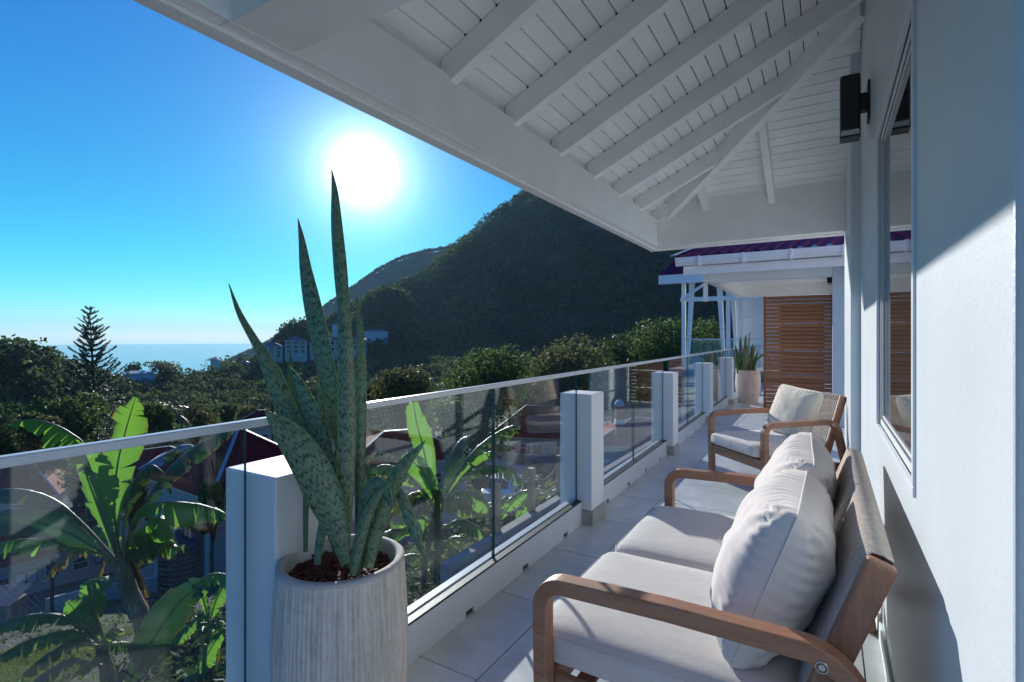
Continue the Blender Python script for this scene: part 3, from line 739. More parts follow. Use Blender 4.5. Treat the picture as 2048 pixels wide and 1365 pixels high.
# low pale bowl on the floor between sofa and armchair
b = MB(); prof = [(.0, 0), (.10, 0), (.155, .02), (.19, .07), (.20, .14), (.195, .205), (.185, .21), (.18, .20), (.175, .12), (.0, .10)]
b.lathe(prof, 40); o = part('floor_bowl', b, M['pot_rim'], None, smooth=True); o.location = (-.27, 4.52, .0); tag(o, 'low round pale stone bowl on the tiles between sofa and armchair', 'bowl')
# ================================================================ PLANTERS AND SNAKE PLANTS
def snake_mat(name, base, pale, edge):
    t = NT(name); uv = t.n('ShaderNodeUVMap').outputs[0]
    oi = t.n('ShaderNodeObjectInfo').outputs['Random']
    cb = t.n('ShaderNodeCombineXYZ'); t.set(cb.inputs[1], t.math('MULTIPLY', oi, 30.0)); va = t.n('ShaderNodeVectorMath', operation='ADD'); t.set(va.inputs[0], uv); t.set(va.inputs[1], cb.outputs[0])
    mp = t.n('ShaderNodeMapping'); t.set(mp.inputs[0], va.outputs[0]); mp.inputs['Scale'].default_value = (1, 1, 1)
    n = t.noise(mp.outputs[0], 3.2, 4, .6); mp2 = t.n('ShaderNodeMapping'); t.set(mp2.inputs[0], va.outputs[0]); mp2.inputs['Scale'].default_value = (2.2, 95, 1)
    n2 = t.noise(mp2.outputs[0], 1.0, 3, .6, 1.6)
    sx = t.n('ShaderNodeSeparateXYZ'); t.set(sx.inputs[0], uv)
    wv = t.math('SINE', t.math('ADD', t.math('MULTIPLY', t.math('ADD', sx.outputs[1], t.math('MULTIPLY', oi, 2.0)), 190.0), t.math('MULTIPLY', t.noise(mp.outputs[0], 9.0, 3, .6), 26.0)))
    f = t.math('ADD', t.math('MULTIPLY', wv, .16), n2)
    c = t.ramp(f, [(.33, base), (.42, tuple((a * .45 + b * .55) for a, b in zip(base, pale))), (.52, pale)])
    ed = t.math('ABSOLUTE', t.math('SUBTRACT', sx.outputs[0], .5))
    c = t.mix(t.ramp(ed, [(.465, (0, 0, 0)), (.49, (1, 1, 1))]), c, edge)
    p = t.n('ShaderNodeBsdfPrincipled'); t.set(p.inputs['Base Color'], c); p.inputs['Roughness'].default_value = .38
    b = t.n('ShaderNodeBump'); t.set(b.inputs['Height'], n2); b.inputs['Strength'].default_value = .2; b.inputs['Distance'].default_value = .002; t.set(p.inputs['Normal'], b.outputs[0])
    tr = t.n('ShaderNodeBsdfTranslucent'); t.set(tr.inputs[0], t.mix(.5, c, (.25, .45, .08)))
    m = t.n('ShaderNodeMixShader'); m.inputs[0].default_value = .08; t.set(m.inputs[1], p.outputs[0]); t.set(m.inputs[2], tr.outputs[0]); t.set(t.out.inputs['Surface'], m.outputs[0]); return t.m
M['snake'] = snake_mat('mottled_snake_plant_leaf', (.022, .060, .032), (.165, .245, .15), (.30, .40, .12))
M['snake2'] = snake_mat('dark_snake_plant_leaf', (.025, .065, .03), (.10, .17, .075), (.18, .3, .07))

def strap_leaf(cl, wd, face, fold=.35, twist=0.0, n=26, thick=.0035, curl=1):
    """cl: centre line points; wd: half widths at those points; face: direction the blade faces; V/U-shaped section, closed, with thickness"""
    cl = [Vector(p) for p in cl]
    def cr(arr, t):
        k = t * (len(arr) - 1); i = min(int(k), len(arr) - 2); f = k - i
        p0, p1, p2, p3 = arr[max(i - 1, 0)], arr[i], arr[i + 1], arr[min(i + 2, len(arr) - 1)]
        return .5 * ((2 * p1) + (p2 - p0) * f + (2 * p0 - 5 * p1 + 4 * p2 - p3) * f * f + (3 * p1 - p0 - 3 * p2 + p3) * f ** 3)
    mb = MB(); mb.uv = []; m = 8; top = []; bot = []; L = 0; prev = None
    uvs = []
    for i in range(n + 1):
        t_ = i / n; p = cr(cl, t_); d = (cr(cl, min(t_ + .02, 1)) - cr(cl, max(t_ - .02, 0))).normalized(); w_ = max(.0004, cr(wd, t_))
        if prev is not None: L += (p - prev).length
        prev = p
        f = (face - d * face.dot(d)).normalized(); s_ = d.cross(f).normalized()
        a = twist * (t_ - .5) ; f, s_ = (f * math.cos(a) + s_ * math.sin(a)), (s_ * math.cos(a) - f * math.sin(a))
        rt, rb = [], []
        for j in range(m + 1):
            u = -1 + 2 * j / m; q = p + s_ * (u * w_) + f * (abs(u) ** 1.6 * w_ * fold * curl)
            th = thick * (1 - .8 * abs(u)); rt.append(q + f * th * .5); rb.append(q - f * th * .5); uvs.append(((j / m), L))
        top.append(rt); bot.append(rb)
    mb.grid(top); mb.grid(bot[::-1] if False else bot)
    k = (n + 1) * (m + 1); fs = []
    for i in range(n):
        for j in (0, m): fs.append((i * (m + 1) + j, (i + 1) * (m + 1) + j, k + (i + 1) * (m + 1) + j, k + i * (m + 1) + j))
    mb.f += fs; mb.mi += [0] * len(fs); mb.uv = uvs + uvs
    return mb

def planter(label, loc, H, Rr, ribs=88, plain_=False, soil=True):
    t = thing('planter', label, 'planter', loc, 0)
    prof = []
    for k in range(25):
        z = H * k / 24; u = k / 24
        r = Rr * (.80 + .27 * math.sin(min(1, u / .62) * math.pi / 2) if u < .62 else 1.07 - .07 * ((u - .62) / .38) ** 1.6)
        prof.append((r, z))
    mb = MB(); n = ribs * 4; rows = []
    hs_ = [random.uniform(.55, 1.25) for _ in range(ribs)]
    for (r, z) in prof:
        row = []
        for k in range(n + 1):
            a = 2 * math.pi * (k % n) / n; g = (0, .85, 1, .85)[k % 4] * .0024 * hs_[(k // 4) % ribs]
            if z > H - .012: g = .0024
            row.append((( r - .0024 + g) * math.cos(a), (r - .0024 + g) * math.sin(a), z))
        rows.append(row)
    mb.grid(rows); part('planter_body', mb, M['pot'], t, fix=False)
    b = MB(); b.lathe([(Rr, H), (Rr + .0005, H + .006), (Rr - .005, H + .011), (Rr - .020, H + .011), (Rr - .026, H + .004), (Rr - .028, H - .06), (Rr - .028, H - .10)], 72)
    part('rim', b, M['pot_rim'], t, smooth=True, fix=False)
    b = MB(); b.lathe([(.0, H - .042), (Rr - .027, H - .050)], 40); part('soil', b, M['dirt'], t, fix=False)
    return t
P0 = Vector((-1.235, 1.062, 0)); H0 = .685
pot0 = planter('large ribbed pale stone planter in the foreground, holding the tall snake plant', P0, H0, .182)
b = MB()
for k in range(900):   # bark chips
    a = random.uniform(0, 6.283); r = .150 * math.sqrt(random.random()); c = Vector((r * math.cos(a), r * math.sin(a), H0 - .045 + random.uniform(0, .014)))
    L, w_, h_ = random.uniform(.008, .026), random.uniform(.002, .0045), random.uniform(.0012, .003)
    m_ = Matrix.Translation(c) @ Matrix.Rotation(random.uniform(0, 6.28), 4, 'Z') @ Matrix.Rotation(random.uniform(-.5, .5), 4, 'Y') @ Matrix.Rotation(random.uniform(-.6, .6), 4, 'X')
    b.box((-L, -w_, -h_), (L, w_, h_), m_)
o = part('bark_mulch', b, M['mulch'], pot0, fix=False); o['kind'] = 'stuff'

snake = thing('snake_plant', 'tall mottled snake plant with upright blades in the foreground planter', 'plant', (P0.x, P0.y, H0 - .045))
def leaf_px(pts, face_bias=0.0, depth=(1.50, 1.50), fold=.3, twist=0.0, m='snake', parent=None, org=None, name='leaf', curl=-1):
    """pts: (px, py, full width in px); the depth runs from base (first) to tip (last)"""
    n = len(pts); cl = []; wd = []
    for i, (x, y, w_) in enumerate(pts):
        d = depth[0] + (depth[1] - depth[0]) * i / (n - 1); cl.append(at(x, y, d) - org); wd.append(w_ * .46 * d / FPX)
    face = (-(FWD) + face_bias * RGT).normalized()
    mb = strap_leaf(cl, wd, face, fold, twist, curl=curl)
    return part(name, mb, M[m], parent, smooth=True, fix=False)
O = snake.location
LP = dict(parent=snake, org=Vector(O))
leaf_px([(676,1110,20),(640,1000,34),(603,900,44),(572,820,44),(545,745,36),(515,690,20),(480,628,13),(458,568,2)], .5, (1.56,1.60), .3, 1.2, **LP)
leaf_px([(690,1120,24),(684,1000,38),(672,880,50),(655,780,50),(638,690,48),(622,610,42),(610,540,28),(603,480,14),(596,438,2)], -.3, (1.60,1.72), .28, .9, **LP)
leaf_px([(697,1130,26),(700,1020,44),(703,900,46),(699,800,40),(694,700,34),(688,620,27),(680,540,29),(671,450,25),(667,385,16),(663,340,2)], .5, (1.50,1.50), .75, -1.5, **LP)
leaf_px([(716,1090,14),(719,960,22),(720,850,26),(722,760,24),(721,680,18),(718,630,12),(713,588,2)], .2, (1.56,1.62), .3, .5, **LP)
leaf_px([(690,1128,22),(676,1070,46),(650,1000,74),(618,930,76),(585,880,62),(558,850,40),(530,822,3)], .3, (1.44,1.42), .18, .6, **LP)
leaf_px([(672,1060,24),(652,960,60),(632,880,66),(612,820,52),(594,770,30),(579,733,2)], -.5, (1.54,1.58), .3, .7, **LP)
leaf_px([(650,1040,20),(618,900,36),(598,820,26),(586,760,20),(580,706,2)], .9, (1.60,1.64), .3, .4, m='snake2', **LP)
leaf_px([(668,1000,20),(660,900,40),(648,830,34),(632,764,2)], -.2, (1.66,1.70), .3, .3, **LP)
leaf_px([(733,1136,26),(742,1085,38),(757,1040,40),(775,995,38),(796,952,34),(818,920,24),(838,898,12),(850,882,2)], .2, (1.46,1.42), .5, .5, **LP)
leaf_px([(712,1150,18),(716,1100,30),(722,1040,36),(735,990,42),(758,974,40),(775,1000,30),(786,1018,3)], -.4, (1.47,1.40), .3, .8, **LP)
leaf_px([(752,1090,14),(768,1020,18),(786,985,18),(800,990,22),(815,1030,26),(834,1080,20),(856,1128,2)], .3, (1.50,1.40), .3, .4, **LP)
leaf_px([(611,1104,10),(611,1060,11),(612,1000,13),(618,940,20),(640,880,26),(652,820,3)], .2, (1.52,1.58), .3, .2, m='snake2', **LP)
leaf_px([(634,1130,14),(638,1090,18),(650,1040,26),(665,960,34),(672,900,3)], .2, (1.48,1.55), .4, .2, **LP)
leaf_px([(704,1152,16),(712,1110,24),(724,1060,26),(740,1020,22),(762,984,12),(790,960,2)], .1, (1.43,1.40), .4, .3, **LP)
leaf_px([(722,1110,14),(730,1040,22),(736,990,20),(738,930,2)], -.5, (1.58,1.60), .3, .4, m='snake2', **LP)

P2 = Vector((-1.385, 11.62, 0)); H2 = .66
pot2 = planter('far ribbed stone planter beside the privacy screen, with a small snake plant', P2, H2, .225, ribs=60)
snake2 = thing('snake_plant', 'short dense snake plant in the far planter beside the screen', 'plant', (P2.x, P2.y, H2 - .05))
LP2 = dict(parent=snake2, org=Vector(snake2.location))
for (bx, tx, ty, w_) in ((1478,1461,682,7),(1482,1470,690,8),(1484,1481,674,9),(1488,1493,668,9),(1490,1487,700,8),(1494,1501,663,9),(1497,1492,690,9),(1499,1506,686,8),(1503,1510,692,8),(1506,1516,700,7),(1476,1468,705,6),(1492,1500,708,8),(1500,1496,700,8),(1488,1476,712,7)):
    dd = random.uniform(10.55, 10.75)
    leaf_px([(bx, 748, w_ * .7), ((bx * .7 + tx * .3), 728, w_), ((bx + tx) / 2, (ty + 742) / 2, w_), (tx * .8 + bx * .2, ty + 10, w_ * .6), (tx, ty, .5)], random.uniform(-.8, .8), (dd, dd + random.uniform(-.1, .1)), .3, random.uniform(-1, 1), m='snake2', **LP2)
leaf_px([(1508, 745, 4), (1514, 722, 5), (1526, 711, 5), (1538, 716, 7), (1543, 735, 7), (1540, 743, 1)], .3, (10.6, 10.3), .3, .2, m='snake2', **LP2)
# ================================================================ LAND
def theta_of(px): return math.atan((px - 1024) / FPX)
def xy(th, rho):
    d = FWD * math.cos(th) + RGT * math.sin(th); return d.x * rho, d.y * rho
def z_at_px(y, px, rho): return EYE + (674 - y) / FPX * rho * math.cos(theta_of(px))
def foliage(name, cols, trans=.25, rough=.65, spec=.15):
    t = NT(name); at_ = t.n('ShaderNodeAttribute'); at_.attribute_name = 'tone'
    v = t.coord('Object', rnd=20); n = t.noise(v, 1.3, 3, .6)
    f = t.math('MULTIPLY_ADD', n, .35, t.math('MULTIPLY', at_.outputs['Fac'], .65))
    c = t.ramp(f, [(.15, cols[0]), (.5, cols[1]), (.85, cols[2])])
    p = t.n('ShaderNodeBsdfPrincipled'); t.set(p.inputs['Base Color'], c); p.inputs['Roughness'].default_value = rough; p.inputs['Specular IOR Level'].default_value = spec
    tr = t.n('ShaderNodeBsdfTranslucent'); t.set(tr.inputs[0], t.mix(.55, c, sc(cols[2], 1.6)))
    m = t.n('ShaderNodeMixShader'); m.inputs[0].default_value = trans; t.set(m.inputs[1], p.outputs[0]); t.set(m.inputs[2], tr.outputs[0]); t.set(t.out.inputs['Surface'], m.outputs[0]); return t.m
M['forest'] = foliage('forest_foliage', ((.014, .034, .013), (.036, .070, .024), (.10, .14, .045)), .3, .7, .08)
M['tree_dark'] = foliage('dark_tree_leaves', ((.014, .034, .012), (.03, .066, .02), (.06, .11, .03)), .32, .6, .1)
M['tree_mid'] = foliage('mid_green_leaves', ((.02, .045, .014), (.045, .09, .024), (.09, .15, .035)), .38, .6, .1)
M['tree_olive'] = foliage('olive_leaves', ((.03, .04, .015), (.07, .085, .03), (.13, .14, .05)), .38, .6, .1)
M['conifer'] = foliage('conifer_needles', ((.012, .030, .022), (.022, .050, .034), (.045, .085, .05)), .15, .5, .3)
M['palm'] = foliage('palm_leaflets', ((.02, .045, .012), (.04, .085, .02), (.12, .12, .03)), .3, .35, .6)
M['fern'] = foliage('garden_shrub_leaves', ((.03, .07, .015), (.08, .15, .03), (.22, .24, .04)), .45, .5, .25)
M['grass'] = foliage('grass_blades', ((.035, .055, .012), (.07, .11, .02), (.14, .17, .04)), .4, .5, .3)
M['red_flower'] = plain('red_blossom', (.40, .03, .02), .6, .2, 3, 0)
def land_mat():
    t = NT('hill_soil_and_scrub'); v = t.coord('Object')
    c = t.ramp(t.noise(v, .05, 8, .65), [(.35, (.018, .034, .013)), (.6, (.035, .055, .02))]); t.princ(c, .95, t.bump(t.noise(v, .4, 6, .7), .6, .6)); return t.m
M['land'] = land_mat()
def garden_mat():
    t = NT('garden_earth'); v = t.coord('Object')
    g = t.noise(v, .28, 5, .6, .5); n = t.noise(v, 3.0, 6, .7); n2 = t.noise(v, 22, 4, .75)
    earth = t.ramp(t.math('MULTIPLY_ADD', n2, .5, t.math('MULTIPLY', n, .5)), [(.35, (.035, .027, .022)), (.55, (.075, .06, .05)), (.7, (.15, .13, .115))])
    grs = t.ramp(n2, [(.35, (.02, .04, .01)), (.65, (.07, .11, .025))])
    c = t.mix(t.ramp(g, [(.50, (0, 0, 0)), (.62, (1, 1, 1))]), earth, grs)
    t.princ(c, .95, t.bump(t.math('ADD', n, n2), .9, .05)); return t.m
M['garden'] = garden_mat()

def tab(t_, x): 
    xs = [a for a, _ in t_]; ys = [b for _, b in t_]; return float(np.interp(x, xs, ys))
SH_Y = [(-1500, 700), (-400, 690), (-150, 694), (0, 708), (50, 714), (100, 730), (150, 742), (190, 756), (240, 766), (320, 754), (420, 744), (480, 731), (530, 721), (620, 712), (700, 706), (800, 700), (900, 700), (1045, 706), (1300, 700), (1700, 690), (3500, 690)]
SH_D = [(-1500, 130), (0, 150), (150, 170), (240, 210), (480, 262), (620, 290), (900, 300), (1300, 250), (1700, 200), (3500, 150)]
B_Y = [(-1500, 760), (430, 760), (470, 738), (573, 690), (651, 648), (720, 606), (800, 566), (860, 534), (900, 501), (940, 468), (1000, 416), (1045, 384), (1100, 350), (1200, 318), (1300, 330), (1450, 380), (1700, 450), (3500, 560)]
B_D = [(-1500, 300), (430, 320), (651, 380), (800, 440), (900, 470), (1045, 500), (1300, 480), (1700, 380), (3500, 300)]
def fbm(x, y, s, o=4): return mnoise.fractal(Vector((x / s, y / s, 3.7)), 1.0, 2.0, o)
def land_z(th, rho):
    px = 1024 + FPX * math.tan(max(-1.2, min(1.15, th)))
    side = min(1, max(0, (px - 560) / 400))
    L = [(0, -3.4), (7, -3.5), (10, -3.8), (12, -4.3), (14, -5.0), (20, -6.9), (27, -9.6), (34, -12), (46, -15.2), (60, -19), (90, -25), (120, -27)]
    Rr = [(0, -3.5), (8, -3.6), (12, -4.0), (16, -5.4), (25, -8.8), (44, -11.7), (62, -12.2), (90, -14), (120, -17)]
    if rho <= 120:
        z = tab(L, rho) * (1 - side) + tab(Rr, rho) * side
        if rho > 60: z += fbm(*xy(th, rho), 40) * min(1.5, (rho - 60) * .03)
        elif rho > 9: z += fbm(*xy(th, rho), 5) * .18
        return z
    z0 = -27 * (1 - side) - 17 * side
    D1 = tab(SH_D, px); z1 = z_at_px(tab(SH_Y, px) + 12, px, D1)
    D2 = tab(B_D, px); z2 = z_at_px(tab(B_Y, px) + 12, px, D2)
    x_, y_ = xy(th, rho); nz = fbm(x_, y_, 60) * 5
    if rho < D1:
        u = (rho - 120) / (D1 - 120); u = u ** 1.25; return z0 + (z1 - z0) * u + nz * math.sin(math.pi * u) * .8
    if px > 445 and z2 > z1 - 15:
        if rho < D2: 
            u = (rho - D1) / (D2 - D1); return z1 + (z2 - z1) * (u ** .9) + nz * math.sin(math.pi * u) * 2.2 + math.sin(th * 38 + rho * .012) * 9 * math.sin(math.pi * u) + fbm(x_, y_, 22) * 4 * math.sin(math.pi * u)
        return z2 - (rho - D2) * .55 + nz
    return z1 - (rho - D1) * .42 + nz * min(1, (rho - D1) / 60)
ths = np.concatenate([np.linspace(-math.pi, -1.3, 14)[:-1], np.linspace(-1.3, 1.0, 150), np.linspace(1.0, math.pi, 14)[1:]])
rhos = np.concatenate([[.5, 2, 4], np.linspace(5, 60, 60), np.linspace(62, 130, 30), np.linspace(136, 640, 90)])
b = MB(); b.grid([[(*xy(t_, r_), land_z(t_, r_) if -1.4 < t_ < 1.3 else (land_z(t_, r_) if r_ < 120 else -20 - (r_-120)*.3)) for t_ in ths] for r_ in rhos])
def split_land():
    me = b.mesh('hillside', [M['garden'], M['land']], True)
    nc = len(ths) - 1
    mi = [0 if rhos[k // nc] < 60 else 1 for k in range(len(me.polygons))]
    me.polygons.foreach_set('material_index', mi); return kind(link('hillside', me), 'structure')
split_land()
# far mountain behind the near one
C_Y = [(300, 800), (430, 745), (470, 722), (517, 697), (536, 686), (584, 656), (610, 643), (641, 619), (658, 604), (700, 576), (760, 534), (800, 514), (850, 501), (900, 494), (1000, 494), (1200, 500)]
b = MB(); DC = 950
cpx = np.linspace(380, 1250, 110); rows = []
for k in range(34):
    u = k / 33; row = []
    for px in cpx:
        th = theta_of(px); yy = tab(C_Y, px)
        zt_ = z_at_px(yy, px, DC) + fbm(px * 3, 0, 30, 3) * 2.0
        r_ = (560 + (DC - 560) * min(1, u * 1.35)) if u < .74 else DC + (u - .74) * 900
        z = (-150 + (zt_ + 150) * min(1, u / .74) ** .9) if u < .74 else zt_ - (u - .74) * 500
        x_, y_ = xy(th, r_ / math.cos(th)); z += fbm(x_, y_, 70, 5) * 13 * math.sin(math.pi * min(1, u / .74)) + fbm(x_, y_, 9, 4) * 1.2
        row.append((x_, y_, z))
    rows.append(row)
b.grid(rows); kind(link('far_mountain', b.mesh('far_mountain', M['land'], True)), 'structure')
# sea
b = MB(); nseg = 128; RS = 9500
b.v = [(RS * math.cos(2 * math.pi * k / nseg), RS * math.sin(2 * math.pi * k / nseg), -110) for k in range(nseg)] + [(0, 0, -110)]
b.f = [(k, (k + 1) % nseg, nseg) for k in range(nseg)]; b.mi = [0] * nseg
t = NT('sea_water'); v = t.coord('Object'); t.princ((.09, .14, .26), .14, t.bump(t.noise(t.coord('Object', (1, 1, 1)), .02, 6, .7), .12, 1.0), spec=.5)
kind(link('sea', b.mesh('sea', t.m)), 'structure')

# --- leaf clouds
def quad_cloud(C, Nn, S, tone, aspect=.6, up=.0, name='crown', mat_=None, parent=None, droop=0.0):
    """one mesh of many small leaf quads: centres C (n,3), outward directions Nn, sizes S, tone 0..1"""
    n = len(C); r = rng.normal(size=(n, 3)); r += Nn * .9; r[:, 2] += up; r /= np.linalg.norm(r, axis=1, keepdims=True)
    a = np.cross(r, rng.normal(size=(n, 3))); a /= np.linalg.norm(a, axis=1, keepdims=True); c = np.cross(r, a)
    a = a * S[:, None]; c = c * (S * aspect)[:, None]
    V = np.stack([C - a, C - c * .9 - a * .1, C + a, C + c * .9 + a * .1], 1).reshape(-1, 3)
    me = bpy.data.meshes.new(name); me.vertices.add(4 * n); me.vertices.foreach_set('co', V.astype(np.float32).ravel())
    me.loops.add(4 * n); me.loops.foreach_set('vertex_index', np.arange(4 * n, dtype=np.int32))
    me.polygons.add(n); me.polygons.foreach_set('loop_start', np.arange(0, 4 * n, 4, dtype=np.int32))
    me.update(calc_edges=True)
    at_ = me.attributes.new('tone', 'FLOAT', 'POINT'); at_.data.foreach_set('value', np.repeat(np.clip(tone, 0, 1), 4).astype(np.float32))
    me.materials.append(mat_ or M['forest']); return link(name, me, parent)
def sphere_dirs(n):
    v = rng.normal(size=(n, 3)); return v / np.linalg.norm(v, axis=1, keepdims=True)

# forest mantle on the slopes
def forest(name, samples, per, size, rmin, rmax, flat=.75):
    Cs, Ns, Ss, Ts = [], [], [], []
    for (x_, y_, z_) in samples:
        r0 = rng.uniform(rmin, rmax); tn = min(1, max(0, .15 + .75 * rng.uniform() ** 1.6 + .55 * mnoise.fractal(Vector((x_ / 55, y_ / 55, z_ / 30)), 1, 2, 3)))
        m_ = max(24, int(per * (r0 / rmax) ** 1.5)); d = sphere_dirs(m_); d[:, 2] = np.abs(d[:, 2]) * 1.0 - .15
        lob = 1 + .22 * np.sin(d[:, 0] * 5 + x_) * np.cos(d[:, 1] * 4 + y_)
        rad = r0 * lob * rng.uniform(.86, 1.06, m_)
        P_ = np.array([x_, y_, z_ + r0 * .25]) + d * rad[:, None] * np.array([1, 1, flat * rng.uniform(.8, 1.3)])
        Cs.append(P_); Ns.append(d); Ss.append(rng.uniform(.6, 1.25, m_) * size * (.75 + .25 * r0 / rmax)); Ts.append(np.full(m_, tn) + rng.uniform(-.16, .16, m_))
    o = quad_cloud(np.concatenate(Cs), np.concatenate(Ns), np.concatenate(Ss), np.concatenate(Ts), .75, name=name, mat_=M['forest']); o['kind'] = 'stuff'; return o
S1 = []; S2 = []; S3 = []
while len(S1) < 2300:
    px = rng.uniform(-260, 1760); D1 = tab(SH_D, px); r_ = math.sqrt(rng.uniform(118 ** 2, (D1 + 12) ** 2)); 
    th = theta_of(px); z = land_z(th, r_); S1.append((*xy(th, r_), z))
while len(S2) < 4200:
    px = rng.uniform(440, 1520); th = theta_of(px); D1 = tab(SH_D, px); D2 = tab(B_D, px); u = rng.uniform(0, 1) ** .8
    r_ = D1 + (D2 + 14 - D1) * u; z = land_z(th, r_); S2.append((*xy(th, r_), z))
while len(S3) < 420:
    px = rng.uniform(20, 760); th = theta_of(px); r_ = rng.uniform(74, 122); z = land_z(th, r_); S3.append((*xy(th, r_), z))
forest('valley_forest', S1, 150, .62, 2.4, 5.6)
forest('mountain_forest', S2, 110, 1.0, 3.0, 7.5, .85)
forest('lower_wood', S3, 420, .34, 2.2, 4.6)
# crowns along the far mountain's outline
S4 = []
while len(S4) < 900:
    px = rng.uniform(440, 960); th = theta_of(px); u = rng.uniform(.5, 1.0); zt_ = z_at_px(tab(C_Y, px), px, DC); r_ = 560 + (DC - 560) * min(1, u)
    z = -150 + (zt_ + 150) * (u ** .9)
    if u > .97: S4.append((*xy(th, (DC + rng.uniform(-6, 6)) / math.cos(th)), zt_ - 2))
    elif rng.random() < .1: pass
forest('far_ridge_wood', S4, 40, 1.6, 3.0, 6.0)

# --- the air
HAZE = 1 / 9500
hb = MB(); hb.box((-9700, -9700, -420), (9700, 9700, 235)); hz = hb.mesh('haze', [])
t = NT('air_haze'); vp = t.n('ShaderNodeVolumePrincipled'); vp.inputs['Color'].default_value = (.45, .76, 1, 1); vp.inputs['Density'].default_value = HAZE; vp.inputs['Anisotropy'].default_value = .2
t.t.links.new(vp.outputs[0], t.out.inputs['Volume']); hz.materials.append(t.m); kind(link('haze', hz), 'stuff')
# ================================================================ HOUSES
def gz(px, d):       # ground height below photo column px at depth d
    th = theta_of(px); return land_z(th, d / math.cos(th))
def hip_roof(w_, dp, h, z, over, ridge=.45, gable=False):
    b = MB(); x, y = w_ / 2 + over, dp / 2 + over
    rl = x if gable else max(0, w_ / 2 - dp / 2 * (1 if ridge is None else ridge * 2))
    V = [(-x, -y, z), (x, -y, z), (x, y, z), (-x, y, z), (-rl, 0, z + h), (rl, 0, z + h)]
    b.add(V, [(0, 1, 5, 4), (2, 3, 4, 5), (1, 2, 5), (3, 0, 4), (3, 2, 1, 0)]); return b
def house(name, label, px, d, z0, w_, dp, h, roof_h, rz=0, over=.4, roof_m='red_roof', wall_m='house_white', wins=(), doors=(), gable=False, cat='house', base=3.0, ribs=0, flash=True, group=None, face_cam=True):
    p = at(px, 674, d); ang_ = math.atan2(p.y, p.x) - math.pi / 2 + R(rz)
    t = thing(name, label, cat, (p.x, p.y, z0), ang_, group)
    b = MB(); b.box((-w_ / 2, -dp / 2, -base), (w_ / 2, dp / 2, h)); part('wall', b, M[wall_m], t)
    b = MB(); o_ = over * .6; b.box((-w_ / 2 - o_, -dp / 2 - o_, h), (w_ / 2 + o_, dp / 2 + o_, h + .16)); part('eaves_board', b, M['far_white'], t)
    part('roof', hip_roof(w_, dp, roof_h, h + .165, over, gable=gable), M[roof_m], t, fix=False)
    if ribs:
        b = MB(); x, y = w_ / 2 + over, dp / 2 + over; rl = x if gable else max(0, w_ / 2 - dp / 2 * .9)
        for k in range(ribs):
            xx = -x + 2 * x * (k + .5) / ribs; top = 1.0 if abs(xx) <= rl else max(0, (x - abs(xx)) / (x - rl + 1e-6))
            b.beam((xx, -y, h + .165), (xx, -y + y * top, h + .165 + roof_h * top), .05, .045)
        o = part('roof_rib', b, M[roof_m], t); o['kind'] = 'stuff'
    if flash:
        b = MB(); rl = (w_ / 2 + over) if gable else max(0, w_ / 2 - dp / 2 * .9); b.beam((-rl, 0, h + .17 + roof_h), (rl, 0, h + .17 + roof_h), .16, .04)
        if not gable:
            x, y = w_ / 2 + over, dp / 2 + over
            for sx in (-1, 1): b.beam((sx * x, -y, h + .18), (sx * rl, 0, h + .18 + roof_h), .13, .04)
        part('ridge_flashing', b, M['blue_flash'], t)
    for (u, zc, ww, hh, kind_) in wins:
        b = MB(); frame_rect2(b, u - ww / 2, u + ww / 2, zc - hh / 2, zc + hh / 2, max(.05, ww * .08), -dp / 2 - .05, -dp / 2 + .01)
        f = part('window', b, M['green_paint' if kind_ == 'g' else 'far_white'], t)
        b = MB(); b.box((u - ww / 2 + .04, -dp / 2 - .02, zc - hh / 2 + .04), (u + ww / 2 - .04, -dp / 2 - .004, zc + hh / 2 - .04)); part('pane', b, M['dark_glass'], f)
        if kind_ == 'g':
            for s_ in (-1, 1):
                b = MB(); b.box((u + s_ * ww * .25 - ww * .2, -dp / 2 - .06, zc - hh * .38), (u + s_ * ww * .25 + ww * .2, -dp / 2 - .03, zc + hh * .38)); part('shutter_panel', b, M['far_white'], f)
        elif kind_ == 'd':
            for s_ in (-1, 1):
                b = MB(); b.box((u + s_ * (ww * .5 + .16) - .15, -dp / 2 - .05, zc - hh / 2), (u + s_ * (ww * .5 + .16) + .15, -dp / 2 - .01, zc + hh / 2)); part('shutter', b, M['dark_glass'], f)
        else:
            b = MB(); b.box((u - ww / 2 + .04, -dp / 2 - .045, zc - .03), (u + ww / 2 - .04, -dp / 2 - .02, zc + .03)); part('glazing_bar', b, M['far_white'], f)
    for (u, ww, hh, mm) in doors:
        b = MB(); b.box((u - ww / 2, -dp / 2 - .04, 0), (u + ww / 2, -dp / 2 - .005, hh)); part('door', b, M[mm], t)
    return t
def frame_rect2(b, x0, x1, z0, z1, w_, y0, y1):
    b.box((x0, y0, z0), (x1, y1, z0 + w_)); b.box((x0, y0, z1 - w_), (x1, y1, z1)); b.box((x0, y0, z0 + w_), (x0 + w_, y1, z1 - w_)); b.box((x1 - w_, y0, z0 + w_), (x1, y1, z1 - w_))
M['hill_wall'] = plain('hillside_villa_wall', (.42, .46, .50), .7, .06, .3)
M['hill_roof'] = plain('hillside_villa_roof', (.20, .07, .09), .6, .15, .3)
